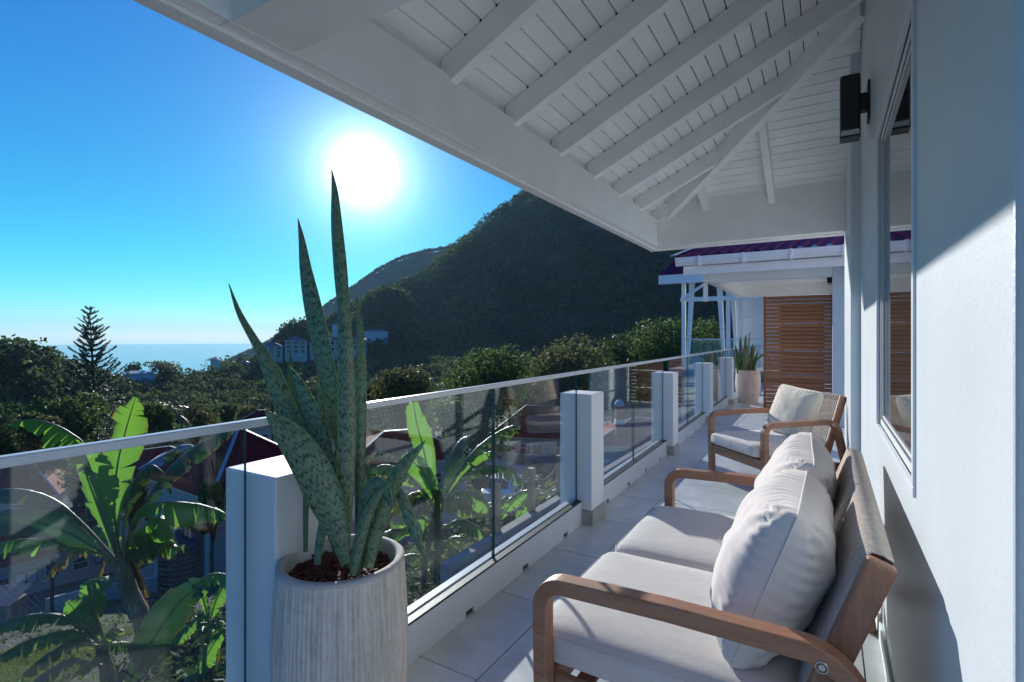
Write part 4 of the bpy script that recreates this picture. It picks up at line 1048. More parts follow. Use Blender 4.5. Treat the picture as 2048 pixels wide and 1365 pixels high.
# the three-storey blocks on the hillside
def resort(px, ybase, wpx, hpx, d, label, floors=3, bays=3, rz=0):
    z0 = EYE + (674 - ybase) / FPX * d; w_ = wpx / FPX * d; h = hpx / FPX * d; dp = w_ * .8
    p = at(px, 674, d); t = thing('hillside_block', label, 'building', (p.x, p.y, z0), YAW * 0 + math.atan2(p.y, p.x) - math.pi / 2 + R(rz), 'white blocks on the far hillside')
    b = MB(); b.box((-w_ / 2, -dp / 2 + .9, -4), (w_ / 2, dp / 2, h)); part('wall', b, M['hill_wall'], t)
    part('roof', hip_roof(w_, dp, h * .34, h + .1, .5), M['hill_roof'], t, fix=False)
    b = MB(); b.box((-w_ / 2 - .45, -dp / 2 - .45, h - .25), (w_ / 2 + .45, dp / 2 + .45, h + .09)); part('eaves_board', b, M['far_white'], t)
    for k in range(floors):
        zz = h * k / floors
        b = MB(); b.box((-w_ / 2, -dp / 2, zz - .15), (w_ / 2, -dp / 2 + .9, zz + .15)); part('balcony_slab', b, M['far_white'], t)
        b = MB(); b.box((-w_ / 2, -dp / 2, zz + .75), (w_ / 2, -dp / 2 + .06, zz + .87)); part('balcony_rail', b, M['far_white'], t)
        for j in range(bays):
            xx = -w_ / 2 + w_ * (j + .5) / bays
            b = MB(); b.box((xx - w_ / bays * .28, -dp / 2 + .86, zz + .3), (xx + w_ / bays * .28, -dp / 2 + .89, zz + h / floors * .78)); part('window', b, M['dark_glass'], t)
    for j in range(bays + 1):
        xx = -w_ / 2 + w_ * j / bays; b = MB(); b.box((xx - .2, -dp / 2 - .02, -3), (xx + .2, -dp / 2 + .3, h - .26)); part('column', b, M['far_white'], t)
    return t
resort(543, 716, 38, 23, 240, 'three-storey white block with dark red roof, lowest and leftmost on the far hillside')
resort(592, 707, 38, 25, 244, 'three-storey white block with dark red roof, second from the left on the far hillside')
resort(634, 704, 24, 18, 250, 'small two-storey pale building next to the two white hillside blocks', 2, 2)
resort(668, 704, 26, 22, 252, 'two-storey pale blue building on the hillside, seen between the tall snake plant leaves', 2, 2, 20)
resort(716, 700, 30, 20, 256, 'pale hillside building just right of the tallest snake plant leaf', 2, 2, -10)
p_ = dict(base=4, flash=False, wall_m='hill_wall', roof_m='hill_roof')
house('hillside_house', 'long white house with red roof high on the far hillside', 752, 296, z_at_px(668, 752, 296 / math.cos(theta_of(752))) - 1.5, 13, 7, 2.6, 1.4, **p_, group='small houses on the far slopes')
house('hillside_house', 'small white house above the hillside blocks, behind the tallest leaf', 676, 290, z_at_px(664, 676, 290 / math.cos(theta_of(676))), 6, 6, 3.6, 2.0, **p_, group='small houses on the far slopes')
house('hillside_house', 'pale blue house with a pinkish low roof on the ridge beside the tall pine', 277, 178, z_at_px(757, 277, 178 / math.cos(theta_of(277))), 8.2, 6, 1.7, .8, rz=8, base=4, flash=False, wall_m='hill_wall', roof_m='far_white', group='small houses on the far slopes')
house('hillside_house', 'tiny white hut beside the small palm on the ridge', 430, 225, z_at_px(729, 430, 225 / math.cos(theta_of(430))), 3.4, 4, 1.6, 1.4, base=3, flash=False, wall_m='far_white', roof_m='far_white', group='small houses on the far slopes')
house('hillside_house', 'tiny pale blue house low on the ridge left of the white blocks', 489, 232, z_at_px(734, 489, 232 / math.cos(theta_of(489))), 3.9, 4, 1.7, .9, base=3, flash=False, wall_m='hill_wall', roof_m='blue_flash', group='small houses on the far slopes')
# village houses below
def zpx(y, d): return EYE + (674 - y) / FPX * d
house('village_house', 'long white boarded house with red roof and green shuttered windows, lower left', 40, 34, zpx(1170, 34), 8.6, 5, 2.15, 2.0, rz=14, over=.35, ribs=22, wins=[(-1.55, 1.15, .95, .95, 'w'), (-.35, 1.2, 1.1, .95, 'g'), (.95, 1.25, .8, .95, 'w'), (2.4, 1.2, .9, .95, 'w'), (3.6, 1.2, .8, .95, 'g'), (-2.9, 1.0, .7, 1.4, 'g')], gable=True)
house('village_house', 'white house with steep dark red roof behind the upper left banana leaves', 36, 43, zpx(1030, 43), 6.2, 5, 1.9, 2.2, rz=-20, over=.5, ribs=16, wins=[(1.0, 1.1, .9, .8, 'w'), (-1.2, 1.1, .9, .8, 'w')], roof_m='red_roof')
house('village_house', 'low red-roofed house with pale blue eaves behind the banana crown', 300, 38, zpx(985, 38), 7.0, 5, 1.7, 1.3, rz=10, ribs=16, roof_m='red_roof', wins=[(-1.5, .9, .8, .7, 'w'), (1.4, .9, .8, .7, 'w')])
house('village_house', 'small grey-roofed white house behind the black water tank', 372, 33, zpx(975, 33), 3.2, 3, 1.6, .9, rz=-12, roof_m='concrete', wins=[(0, .8, .6, .5, 'w')])
house('village_house', 'white gabled house with large dark purple-red roof behind the first white post', 478, 23, zpx(1040, 23), 4.6, 5.2, 1.9, 2.0, rz=28, over=.35, ribs=18, roof_m='red_roof', wins=[(-1.0, 1.0, .7, .7, 'w')])
house('village_house', 'small white house with red roof just above the handrail behind the foreground planter', 524, 60, zpx(893, 60), 5.0, 4.5, 2.5, 1.5, rz=-12, roof_m='red_roof', wins=[(.8, 1.4, .7, .8, 'w'), (-1.0, 1.4, .6, .8, 'w')])
house('village_house', 'low house with purple-red roof seen through the glass right of the snake plant', 800, 27, zpx(972, 27), 5.6, 4.4, 1.6, 1.1, rz=12, roof_m='red_roof', ribs=14, wins=[(-1.0, .8, .8, .6, 'w'), (1.2, .8, .8, .6, 'w')])
hf = house('village_house', 'white house with wide red hipped roof and dark shutters behind the stop sign', 1078, 55, zpx(918, 55), 8.6, 6.5, 2.75, 2.7, rz=-8, over=.5, roof_m='red_roof', ribs=18, wins=[(-2.7, 1.6, .8, 1.2, 'd'), (-1.2, 1.6, .8, 1.2, 'd'), (2.9, 1.6, .8, 1.2, 'd')], doors=[(.3, .8, 2.1, 'dark_glass'), (1.5, .9, 2.2, 'concrete')])
house('village_house', 'house with a long low red roof seen through the glass beyond the first free-standing post', 1290, 40, zpx(930, 40), 7.4, 6, 1.9, 1.5, rz=4, roof_m='red_roof', ribs=16, wins=[(-1, 1, .8, .8, 'w')])
# chimney-like red pillar with white cap
p = at(1239, 674, 37); t = thing('brick_pillar', 'red pillar with rounded white cap standing on the low red roof', 'pillar', (p.x, p.y, zpx(840, 37)), YAW)
b = MB(); b.box((-.27, -.27, -1.2), (.27, .27, .95)); part('shaft', b, M['red_roof'], t, .01)
b = MB(); b.box((-.33, -.33, -.30), (.33, .33, .04)); part('base', b, M['far_white'], t, .01)
b = MB(); b.lathe([(.0, 1.42), (.14, 1.40), (.27, 1.30), (.34, 1.12), (.34, .96), (.28, .955)], 24); part('cap', b, M['far_white'], t, smooth=True)
# stop sign
p = at(1046, 896, 47); t = thing('stop_sign', 'red octagonal STOP sign on a thin pole by the picket fence', 'road sign', tuple(p), YAW)
ro = .39
def octa(r_, y, b, th=.012):
    vs = [(r_ * math.cos(R(22.5 + 45 * k)), y, r_ * math.sin(R(22.5 + 45 * k))) for k in range(8)] + [(r_ * math.cos(R(22.5 + 45 * k)), y + th, r_ * math.sin(R(22.5 + 45 * k))) for k in range(8)]
    b.add(vs, [tuple(range(8)), tuple(range(15, 7, -1))] + [(k, (k + 1) % 8, 8 + (k + 1) % 8, 8 + k) for k in range(8)])
b = MB(); octa(ro, 0, b); part('border', b, M['sign_white'], t); b = MB(); octa(ro - .025, -.008, b, .006); part('face', b, M['sign_red'], t)
LET = {'S': ['###', '#..', '###', '..#', '###'], 'T': ['###', '.#.', '.#.', '.#.', '.#.'], 'O': ['###', '#.#', '#.#', '#.#', '###'], 'P': ['###', '#.#', '###', '#..', '#..']}
def lettering(word, cell, z_top, y, parent, mat_, gap=1.0, name='lettering', cx=0):
    wtot = len(word) * 3 * cell + (len(word) - 1) * gap * cell; x0 = cx - wtot / 2; b = MB()
    for i, ch in enumerate(word):
        for r_, row in enumerate(LET[ch]):
            for c_, s_ in enumerate(row):
                if s_ == '#': xx = x0 + (i * (3 + gap) + c_) * cell; zz = z_top - (r_ + 1) * cell * 1.15; b.box((xx, y - .004, zz), (xx + cell * 1.02, y, zz + cell * 1.17))
    o = part(name, b, mat_, parent); o['kind'] = 'stuff'
lettering('STOP', .037, .12, -.009, t, M['sign_white'])
b = MB(); b.tube([(0, .02, .3), (0, .02, -3.0)], .03, 10); part('pole', b, M['pole'], t)
# picket fence
pa, pb = at(955, 674, 46), at(1053, 674, 42); zf = zpx(948, 44)
fv = Vector((pb.x - pa.x, pb.y - pa.y, 0)); L_ = fv.length; t = thing('picket_fence', 'white picket fence below the stop sign', 'fence', (pa.x, pa.y, zf), math.atan2(fv.y, fv.x))
pm = MB(); pm.box((-.045, -.02, -.2), (.045, .0, 1.15)); pm.add([(-.045, -.02, 1.15), (.045, -.02, 1.15), (0, -.02, 1.27), (-.045, 0, 1.15), (.045, 0, 1.15), (0, 0, 1.27)], [(0, 1, 2), (5, 4, 3), (1, 4, 5, 2), (0, 2, 5, 3)]); pme = pm.mesh('picket', M['far_white'])
for k in range(int(L_ / .17)): link('picket', pme, t, (k * .17, 0, 0))
for z in (.25, .9):
    b = MB(); b.box((0, .001, z), (L_, .05, z + .09)); part('rail', b, M['far_white'], t)
# road and low walls
def ribbon(name, pts, w_, m_, lift=.05, k='structure'):
    b = MB(); rows = []
    for i, (px, d) in enumerate(pts):
        a = at(*((pts[max(i - 1, 0)][0], 674, pts[max(i - 1, 0)][1]))); c = at(*((pts[min(i + 1, len(pts) - 1)][0], 674, pts[min(i + 1, len(pts) - 1)][1]))); q = at(px, 674, d); dd = (c - a); n_ = Vector((-dd.y, dd.x, 0)).normalized()
        row = []
        for s_ in (-1, -.5, 0, .5, 1):
            e = q + n_ * s_ * w_ / 2; e.z = gz(px, d) + lift; row.append(tuple(e))
        rows.append(row)
    b.grid(rows); return kind(link(name, b.mesh(name, m_, True)), k)
ribbon('road', [(700, 36), (800, 38), (880, 39), (960, 38), (1040, 37), (1120, 36), (1220, 34), (1330, 33)], 5.0, M['asphalt'], .12)
def low_wall(name, label, pts, h, th, m_, cat='wall', sink=.5):
    t = None; b = MB()
    for (p0, d0, z0), (p1, d1, z1) in zip(pts[:-1], pts[1:]):
        a, c = at(p0, 674, d0), at(p1, 674, d1); a.z = z0 - sink; c.z = z1 - sink; b.beam(a, c, th, h + sink)
    o = part(name, b, m_, None, .02); return tag(o, label, cat)
low_wall('garden_wall', 'low grey concrete wall running behind the black water tank', [(95, 24, gz(95, 24)), (200, 23.5, gz(200, 23.5)), (330, 22, gz(330, 22)), (400, 21, gz(400, 21))], .7, .25, M['concrete'])
low_wall('garden_wall', 'sloping stone kerb wall rising behind the main banana stem', [(250, 27, gz(250, 27) + .2), (330, 25.5, gz(330, 25.5) + .9), (420, 24.5, gz(420, 24.5) + 1.2)], .5, .25, M['concrete'])
low_wall('road_wall', 'dark retaining wall under the white house behind the stop sign', [(930, 50, -10.4), (1040, 48.5, -10.4), (1150, 47, -10.4)], .9, .3, M['concrete'])
low_wall('road_wall', 'grey roadside wall seen through the glass right of the first free-standing post', [(1190, 30, -7.6), (1300, 29, -7.4), (1400, 28, -7.2)], .9, .3, M['concrete'])
# black water tank
p = at(363, 674, 17.6); t = thing('water_tank', 'large black plastic water tank in the yard beside the banana plant', 'water tank', (p.x, p.y, zpx(1168, 17.6) - .1), YAW)
prof = [(0, 1.95), (.12, 1.94), (.2, 1.90), (.22, 1.80), (.45, 1.72), (.64, 1.60), (.68, 1.50)]
for k in range(9): z = 1.45 - k * .16; prof += [(.68, z), (.655, z - .05), (.655, z - .08), (.68, z - .12)]
prof += [(.68, -.3)]; b = MB(); b.lathe(prof, 40); part('tank_body', b, M['tank'], t, smooth=True)
b = MB(); b.lathe([(0, 2.0), (.17, 1.99), (.18, 1.95), (.17, 1.93)], 24); part('lid', b, M['tank'], t)
# shed with patched metal roof, far left
p = at(16, 674, 17); t = thing('shed', 'low rusty shed with patched pale metal roof at the far left edge', 'shed', (p.x, p.y, zpx(1245, 17)), YAW + R(10))
b = MB(); b.box((-1.2, -.4, -.6), (.30, .4, .72)); part('wall', b, M['rust'], t)
b = MB(); b.hexa([Vector(q) for q in ((-1.3, -.5, .74), (.4, -.5, .74), (.42, .5, 1.0), (-1.3, .5, 1.0), (-1.3, -.5, .77), (.4, -.5, .77), (.42, .5, 1.03), (-1.3, .5, 1.03))]); part('roof', b, M['rust'], t)
b = MB(); b.box((.26, -.46, -.6), (.34, -.405, .735)); part('corner_post', b, M['post_wood'], t)
p = at(345, 674, 11.5); t = thing('low_roof', 'flat dark grey lean-to roof in the yard below the banana stem', 'lean-to', (p.x, p.y, zpx(1262, 11.5)), YAW + R(-14))
b = MB(); b.box((-.85, -.8, 0), (1.2, 1.1, .06)); part('roof_sheet', b, M['asphalt'], t); b = MB(); b.box((-.75, -.7, -1.2), (1.1, 1.0, -.004)); part('wall', b, M['bark'], t)
for k in range(6):
    b = MB(); b.box((.3 + k * .035, .5, .064), (.32 + k * .035, 1.5, .09)); part('metal_strip', b, M['rust'], t)
# parked car, mostly hidden by the post and the leaves
p = at(1000, 674, 31); zc_ = zpx(988, 31) - .35; t = thing('parked_car', 'parked pale car half hidden behind the nearest rope post', 'car', (p.x, p.y, zc_), YAW + R(80))
b = MB(); pr = [(-2.05, .35), (-2.1, .7), (-1.95, .92), (-1.2, 1.0), (-.55, 1.42), (.75, 1.46), (1.45, 1.05), (2.0, .95), (2.1, .6), (2.05, .35)]
b.add([(x, -.82, z) for x, z in pr] + [(x, .82, z) for x, z in pr], [tuple(range(10))[::-1], tuple(range(10, 20))] + [(k, (k + 1) % 10, 10 + (k + 1) % 10, 10 + k) for k in range(10)]); part('body', b, M['alu'], t, .09, seg=3)
b = MB(); b.add([(-1.08, -.835, 1.02), (-.52, -.835, 1.36), (.72, -.835, 1.39), (1.3, -.835, 1.06)] + [(-1.08, .835, 1.02), (-.52, .835, 1.36), (.72, .835, 1.39), (1.3, .835, 1.06)], [(0, 1, 2, 3), (7, 6, 5, 4)]); part('side_window', b, M['dark_glass'], t, fix=False)
b = MB(); b.add([(-1.22, -.7, 1.02), (-.6, -.66, 1.415), (-.6, .66, 1.415), (-1.22, .7, 1.02)], [(0, 1, 2, 3)]); part('windscreen', b, M['dark_glass'], t, fix=False)
for x in (-1.35, 1.3):
    for y in (-.8, .8):
        b = MB(); b.tube([(x, y - .1, .33), (x, y + .1, .33)], .33, 20); wh = part('wheel', b, M['gasket'], t); b = MB(); b.tube([(x, y - .112, .33), (x, y + .112, .33)], .2, 16); part('rim', b, M['pole'], wh)

# ================================================================ NEIGHBOUR'S DECK WITH ROPE POSTS
TZ = -2.42
dk = thing('lower_deck', 'weathered grey timber deck below the balcony with a pale kerb', 'deck', (-5.2, 6.7, TZ))
for k in range(17):
    b = MB(); b.box((.06 + k * .142, 0, -.04), (.06 + k * .142 + .136, 11.5, random.uniform(-.003, .003))); part('deck_board', b, M['deck'], dk, .004)
b = MB(); b.box((-.16, -.1, -1.6), (.05, 11.6, .10)); part('kerb', b, M['concrete'], dk, .015)
b = MB(); b.box((.06, -.08, -1.9), (2.6, 11.4, -.045)); part('retaining_wall', b, M['concrete'], dk)
for k in range(1, 5):
    Y = 6.88 + 1.36 * k; lb = ['', 'square timber rope post on the lower deck, the nearer one seen beside the glass joint', 'square timber rope post on the lower deck, just left of the white railing post', 'square timber rope post on the lower deck, hidden behind the white railing post', 'farthest square timber rope post on the lower deck'][k]
    o = boxpart('rope_post', (-.07, -.07, 0), (.07, .07, .90), M['post_wood'], None, .01); o.location = (-5.34, Y, TZ + .10); tag(o, lb, 'post', 'timber rope posts on the lower deck')
    if k < 4:
        for zz, sag in ((.74, .22), (.40, .20)):
            pts = [(-5.34, Y + .07 + 1.22 * u / 12, TZ + .10 + zz - sag * 4 * (u / 12) * (1 - u / 12)) for u in range(13)]
            b = MB(); b.tube(pts, .014, 6); r_ = part('rope', b, M['rope'], None, smooth=True)
            tag(r_, ('upper' if zz > .5 else 'lower') + ' sagging rope of the deck, ' + ['', 'nearest span', 'middle span', 'farthest span'][k], 'rope', 'ropes between the deck posts')
# ================================================================ TREES
def tree(name, label, px, ytop, ybot, hw_px, d, mat_='tree_dark', n=2600, leaf=.16, trunk=True, lobes=9, cat='tree', group='trees below the hillside', flowers=0, tone=(.2, .8), squash=1.0, seed=None):
    gzz = gz(px, d); p = at(px, 674, d); ztop = zpx(ytop, d); zb_ = max(zpx(ybot, d), gzz + .6) if zpx(ybot, d) > gzz else gzz + .6
    rx = hw_px / FPX * d; hz_ = (ztop - zb_) / 2; zc = (ztop + zb_) / 2
    t = thing(name, label, cat, (p.x, p.y, gzz), rng.uniform(0, 6), group)
    base = np.array([0, 0, -gzz])
    Cs, Ns, Ts, Ls = [], [], [], []
    cen = []
    for k in range(lobes):
        a = rng.uniform(0, 6.283); rr = rng.uniform(.15, .62) * rx; zz = rng.uniform(-.55, .62) * hz_; 
        if k == 0: rr, zz = 0, hz_ * .45
        cen.append((rr * math.cos(a), rr * math.sin(a), zc + zz, rng.uniform(.34, .52)))
    for (cx, cy_, cz, s_) in cen:
        m_ = int(n / lobes); dd = sphere_dirs(m_); rad = rng.uniform(.62, 1.04, m_) ** .5
        c = np.array([cx, cy_, cz]) + dd * rad[:, None] * np.array([rx * s_ * 1.15, rx * s_ * 1.15, hz_ * s_ * 1.15]) * (1 + .18 * np.sin(dd[:, :1] * 7 + cx) * np.cos(dd[:, 1:2] * 6))
        Cs.append(c); Ns.append(dd); Ts.append(np.clip(rng.uniform(tone[0], tone[1]) + rng.uniform(-.22, .22, m_), 0, 1)); Ls.append(rng.uniform(.6, 1.3, m_) * leaf)
    C_ = np.concatenate(Cs) + base
    o = quad_cloud(C_, np.concatenate(Ns), np.concatenate(Ls), np.concatenate(Ts), .5, .25, 'crown', M[mat_], t)
    if flowers:
        idx = rng.choice(len(C_), flowers, replace=False); q = quad_cloud(C_[idx] + np.concatenate(Ns)[idx] * .08, np.concatenate(Ns)[idx], rng.uniform(.05, .11, flowers), rng.uniform(0, 1, flowers), .9, name='red_flowers', mat_=M['red_flower'], parent=t)
    if trunk:
        b = MB(); H_ = zc - gzz
        r0 = max(.08, rx * .09); b.tube([(0, 0, -.3), (r0 * .4, 0, H_ * .35), (-r0 * .3, r0 * .3, H_ * .75), (0, 0, H_ + hz_ * .5)], [r0 * 1.3, r0, r0 * .7, r0 * .25], 8); part('trunk', b, M['bark'], t, smooth=True)
        for (cx, cy_, cz, s_) in cen[1:6]:
            b = MB(); z0_ = H_ * .55; e = Vector((cx, cy_, cz - gzz)); b.tube([(0, 0, z0_), tuple(Vector((0, 0, z0_)).lerp(e, .5) + Vector((0, 0, .1))), tuple(e)], [r0 * .6, r0 * .4, r0 * .12], 6); part('limb', b, M['bark'], t, smooth=True)
    return t
tree('broadleaf_tree', 'dense dark tree at the far left below the left hill', 20, 800, 960, 95, 52, 'tree_dark', 4200, .26)
tree('broadleaf_tree', 'dark spreading tree left of the tall pine, behind the arching banana leaf', 118, 792, 950, 80, 50, 'tree_mid', 3800, .26, tone=(.1, .6))
tree('broadleaf_tree', 'olive sunlit small tree above the arching banana leaf, far left', 66, 825, 900, 42, 40, 'tree_olive', 1600, .2)
tree('broadleaf_tree', 'glossy green tree right behind the upright banana leaf', 300, 806, 890, 48, 44, 'tree_mid', 2600, .2, tone=(.3, .9))
tree('broadleaf_tree', 'brownish thin tree left of the small red-roofed house', 395, 812, 890, 42, 54, 'tree_olive', 1500, .2, tone=(0, .7))
tree('broadleaf_tree', 'small pale green tree between the brownish tree and the red-roofed house', 452, 808, 860, 34, 60, 'tree_mid', 1300, .2)
tree('broadleaf_tree', 'leafy tree over the small red-roofed house behind the handrail', 498, 812, 850, 36, 74, 'tree_olive', 1300, .22)
tree('broadleaf_tree', 'low dark tree below the hillside blocks, behind the snake plant leaves', 632, 790, 870, 60, 58, 'tree_dark', 2400, .24)
tree('flowering_tree', 'bushy tree dotted with red flowers above the handrail', 806, 737, 880, 76, 36, 'tree_olive', 6000, .15, lobes=14, flowers=200, tone=(.2, .9), cat='tree')
tree('broadleaf_tree', 'round-topped dark tree in the middle, right of the red-flowered tree', 968, 692, 860, 104, 50, 'tree_mid', 9000, .2, lobes=20, tone=(.1, .7))
tree('broadleaf_tree', 'pale olive tree right of the round-topped dark tree', 1130, 672, 820, 96, 62, 'tree_olive', 8000, .24, lobes=20, tone=(.1, .9))
tree('broadleaf_tree', 'narrow dark tree between the olive tree and the bright green tree', 1240, 668, 800, 70, 72, 'tree_dark', 5000, .26, lobes=14)
tree('broadleaf_tree', 'bright green bushy tree left of the white pavilion', 1335, 640, 800, 86, 64, 'tree_mid', 8000, .24, lobes=18, tone=(.4, 1))
tree('broadleaf_tree', 'green tree seen between the columns of the pavilion', 1420, 642, 790, 56, 78, 'tree_mid', 4000, .26, lobes=9)
tree('broadleaf_tree', 'dark tree behind the gap between the round-topped and the olive tree', 1055, 716, 850, 60, 70, 'tree_dark', 4200, .26, lobes=12)
tree('broadleaf_tree', 'dark leafy tree just above the red hipped roof, behind the glass', 1090, 745, 860, 60, 68, 'tree_mid', 3800, .24, lobes=12, tone=(0, .6))
tree('broadleaf_tree', 'dark tree in the gap between flowering tree and handrail', 736, 770, 850, 36, 44, 'tree_dark', 1300, .2)
tree('garden_tree', 'glossy-leaved shrub tree behind the upright young banana leaf', 905, 800, 905, 58, 26, 'tree_mid', 3400, .12, tone=(.2, .9))
tree('garden_tree', 'leafy tree filling the glass behind the first free-standing post', 1225, 760, 850, 46, 52, 'tree_mid', 2200, .2, tone=(.4, 1))
tree('garden_tree', 'yellow-green bushy tree near the slatted reflection, beyond the glass', 1290, 770, 850, 34, 50, 'fern', 1500, .2, tone=(.2, .8))
tree('garden_tree', 'dark leafy tree behind the sloping kerb wall', 372, 900, 990, 46, 30, 'tree_dark', 2400, .14, tone=(.1, .8))
tree('ridge_tree', 'spreading tree on the ridge right of the tall pine', 322, 722, 748, 34, 184, 'tree_olive', 900, .5)
tree('ridge_tree', 'bushy dark tree on the ridge touching the tall pine', 270, 722, 752, 20, 184, 'tree_dark', 600, .5)
for (lb, px, yt, yb, hw_, d, m_, n_) in (
 ('leafy bush between the two left houses, behind the arching banana leaf', 150, 925, 1010, 36, 36, 'tree_mid', 1500),
 ('dark bush left of the main banana stem, before the long white house', 205, 985, 1085, 34, 27, 'tree_dark', 1700),
 ('bush behind the main banana crown, over the low kerb wall', 262, 960, 1060, 36, 29, 'tree_mid', 1900),
 ('leafy bush between banana crown and water tank', 315, 985, 1075, 30, 26, 'tree_dark', 1700),
 ('bush against the wall of the gabled house, right of the water tank', 425, 960, 1080, 36, 19.5, 'tree_mid', 2200),
 ('low bush under the handrail, left of the first white post', 440, 880, 940, 30, 34, 'tree_dark', 1300),
 ('bush under the eaves of the house right of the snake plant', 760, 905, 1000, 38, 22, 'tree_mid', 2200),
 ('bush at the foot of the central banana cluster, left side', 775, 1010, 1130, 36, 14, 'tree_mid', 1900),
 ('bush between the central banana cluster and the glass joint', 945, 985, 1090, 34, 15.5, 'tree_mid', 1900),
 ('bush behind the car, above the rope posts', 960, 925, 985, 30, 29, 'tree_dark', 1500),
 ('dark bush over the road, left of the stop sign house', 955, 845, 925, 34, 42, 'tree_dark', 1700),
 ('dark bush at the corner of the stop sign house', 1000, 855, 920, 22, 48, 'tree_mid', 900)):
    tree('garden_bush', lb, px, yt, yb, hw_, d, m_, n_, .13, lobes=7, cat='bush', group='bushes among the village houses', trunk=True)
# shrubs of the roadside garden
def spiky(name, label, px, ybase, d, r_, n=26, m_='fern', group='spiky garden shrubs'):
    z = gz(px, d) if ybase is None else zpx(ybase, d); p = at(px, 674, d); t = thing(name, label, 'shrub', (p.x, p.y, z), 0, group); b = MB()
    me_rows = []
    for k in range(n):
        a = rng.uniform(0, 6.283); el = rng.uniform(.25, 1.4); L_ = r_ * rng.uniform(.7, 1.15); dx = Vector((math.cos(a) * math.cos(el), math.sin(a) * math.cos(el), math.sin(el))); s_ = Vector((-math.sin(a), math.cos(a), 0)) * r_ * .045
        pts = [Vector((0, 0, 0)) + dx * L_ * u + Vector((0, 0, -.55 * L_ * u * u)) for u in (0, .35, .7, 1)]
        b.grid([[pts[0] - s_ * .6, pts[0] + s_ * .6], [pts[1] - s_, pts[1] + s_], [pts[2] - s_ * .8, pts[2] + s_ * .8], [pts[3] - s_ * .05, pts[3] + s_ * .05]])
    me = b.mesh('fronds', M[m_]); at_ = me.attributes.new('tone', 'FLOAT', 'POINT'); at_.data.foreach_set('value', np.repeat(rng.uniform(0, 1, n), 8).astype(np.float32)); o = link('fronds', me, t); o['kind'] = 'stuff'; return t
SPK = [(1018, 945, 40, .9, 'small spiky shrub behind the white picket fence'), (1075, 940, 38, 1.3, 'orange-tinged spiky shrub just right of the stop sign pole'), (1105, 948, 35, 1.5, 'tall yellow-green spiky shrub left of the white railing post'), (1128, 925, 37, 1.2, 'spiky shrub in front of the doors of the stop sign house'),
       (1098, 985, 22, 1.1, 'spiky shrub beyond the second rope post'), (1130, 1000, 19, 1.2, 'large spiky shrub behind the deck kerb, next to the white post'), (1085, 1010, 17, .9, 'low spiky shrub between two rope posts'), (1060, 965, 28, 1.2, 'spiky shrub above the parked car'), (1245, 960, 20, 1.0, 'spiky shrub low in the glass right of the white post'), (1010, 1010, 17, .7, 'small spiky tuft left of the second rope post'),
       (1215, 865, 45, 1.6, 'grassy clump left of the red pillar'), (1262, 862, 45, 1.6, 'grassy clump right of the red pillar')]
for (px, y, d, r_, lb) in SPK: spiky('spiky_shrub', lb, px, y, d, r_ * 1.1, 44)
# leafy bank under and around them
def bank(px0, px1, d0, d1, n, size, m_, name, hgt=.5, tone=(0, 1)):
    Cs = []; 
    for k in range(n):
        px = rng.uniform(px0, px1); d = rng.uniform(d0, d1); p = at(px, 674, d); Cs.append((p.x, p.y, gz(px, d) + rng.uniform(0, hgt) * (.6 + .4 * math.sin(p.x * 1.3) * math.cos(p.y * 1.1))))
    C_ = np.array(Cs); Nn = np.tile([0, 0, 1.0], (n, 1)); o = quad_cloud(C_, Nn, rng.uniform(.6, 1.3, n) * size, rng.uniform(tone[0], tone[1], n), .4, .3, name, M[m_]); o['kind'] = 'stuff'; return o
bank(1000, 1180, 15, 31, 5200, .11, 'fern', 'ground_cover', 1.1)
bank(690, 1400, 22, 34, 6000, .12, 'tree_mid', 'ground_cover', .9, (0, .7))
bank(740, 1000, 11, 22, 6500, .09, 'tree_mid', 'ground_cover', .8, (0, .8))
bank(1000, 1500, 44, 78, 8000, .24, 'tree_mid', 'ground_cover', 2.0, (0, .8))
bank(-80, 560, 40, 84, 15000, .26, 'tree_dark', 'undergrowth', 2.6, (0, .9))
bank(560, 1010, 42, 90, 12000, .26, 'tree_dark', 'undergrowth', 2.4, (0, .8))
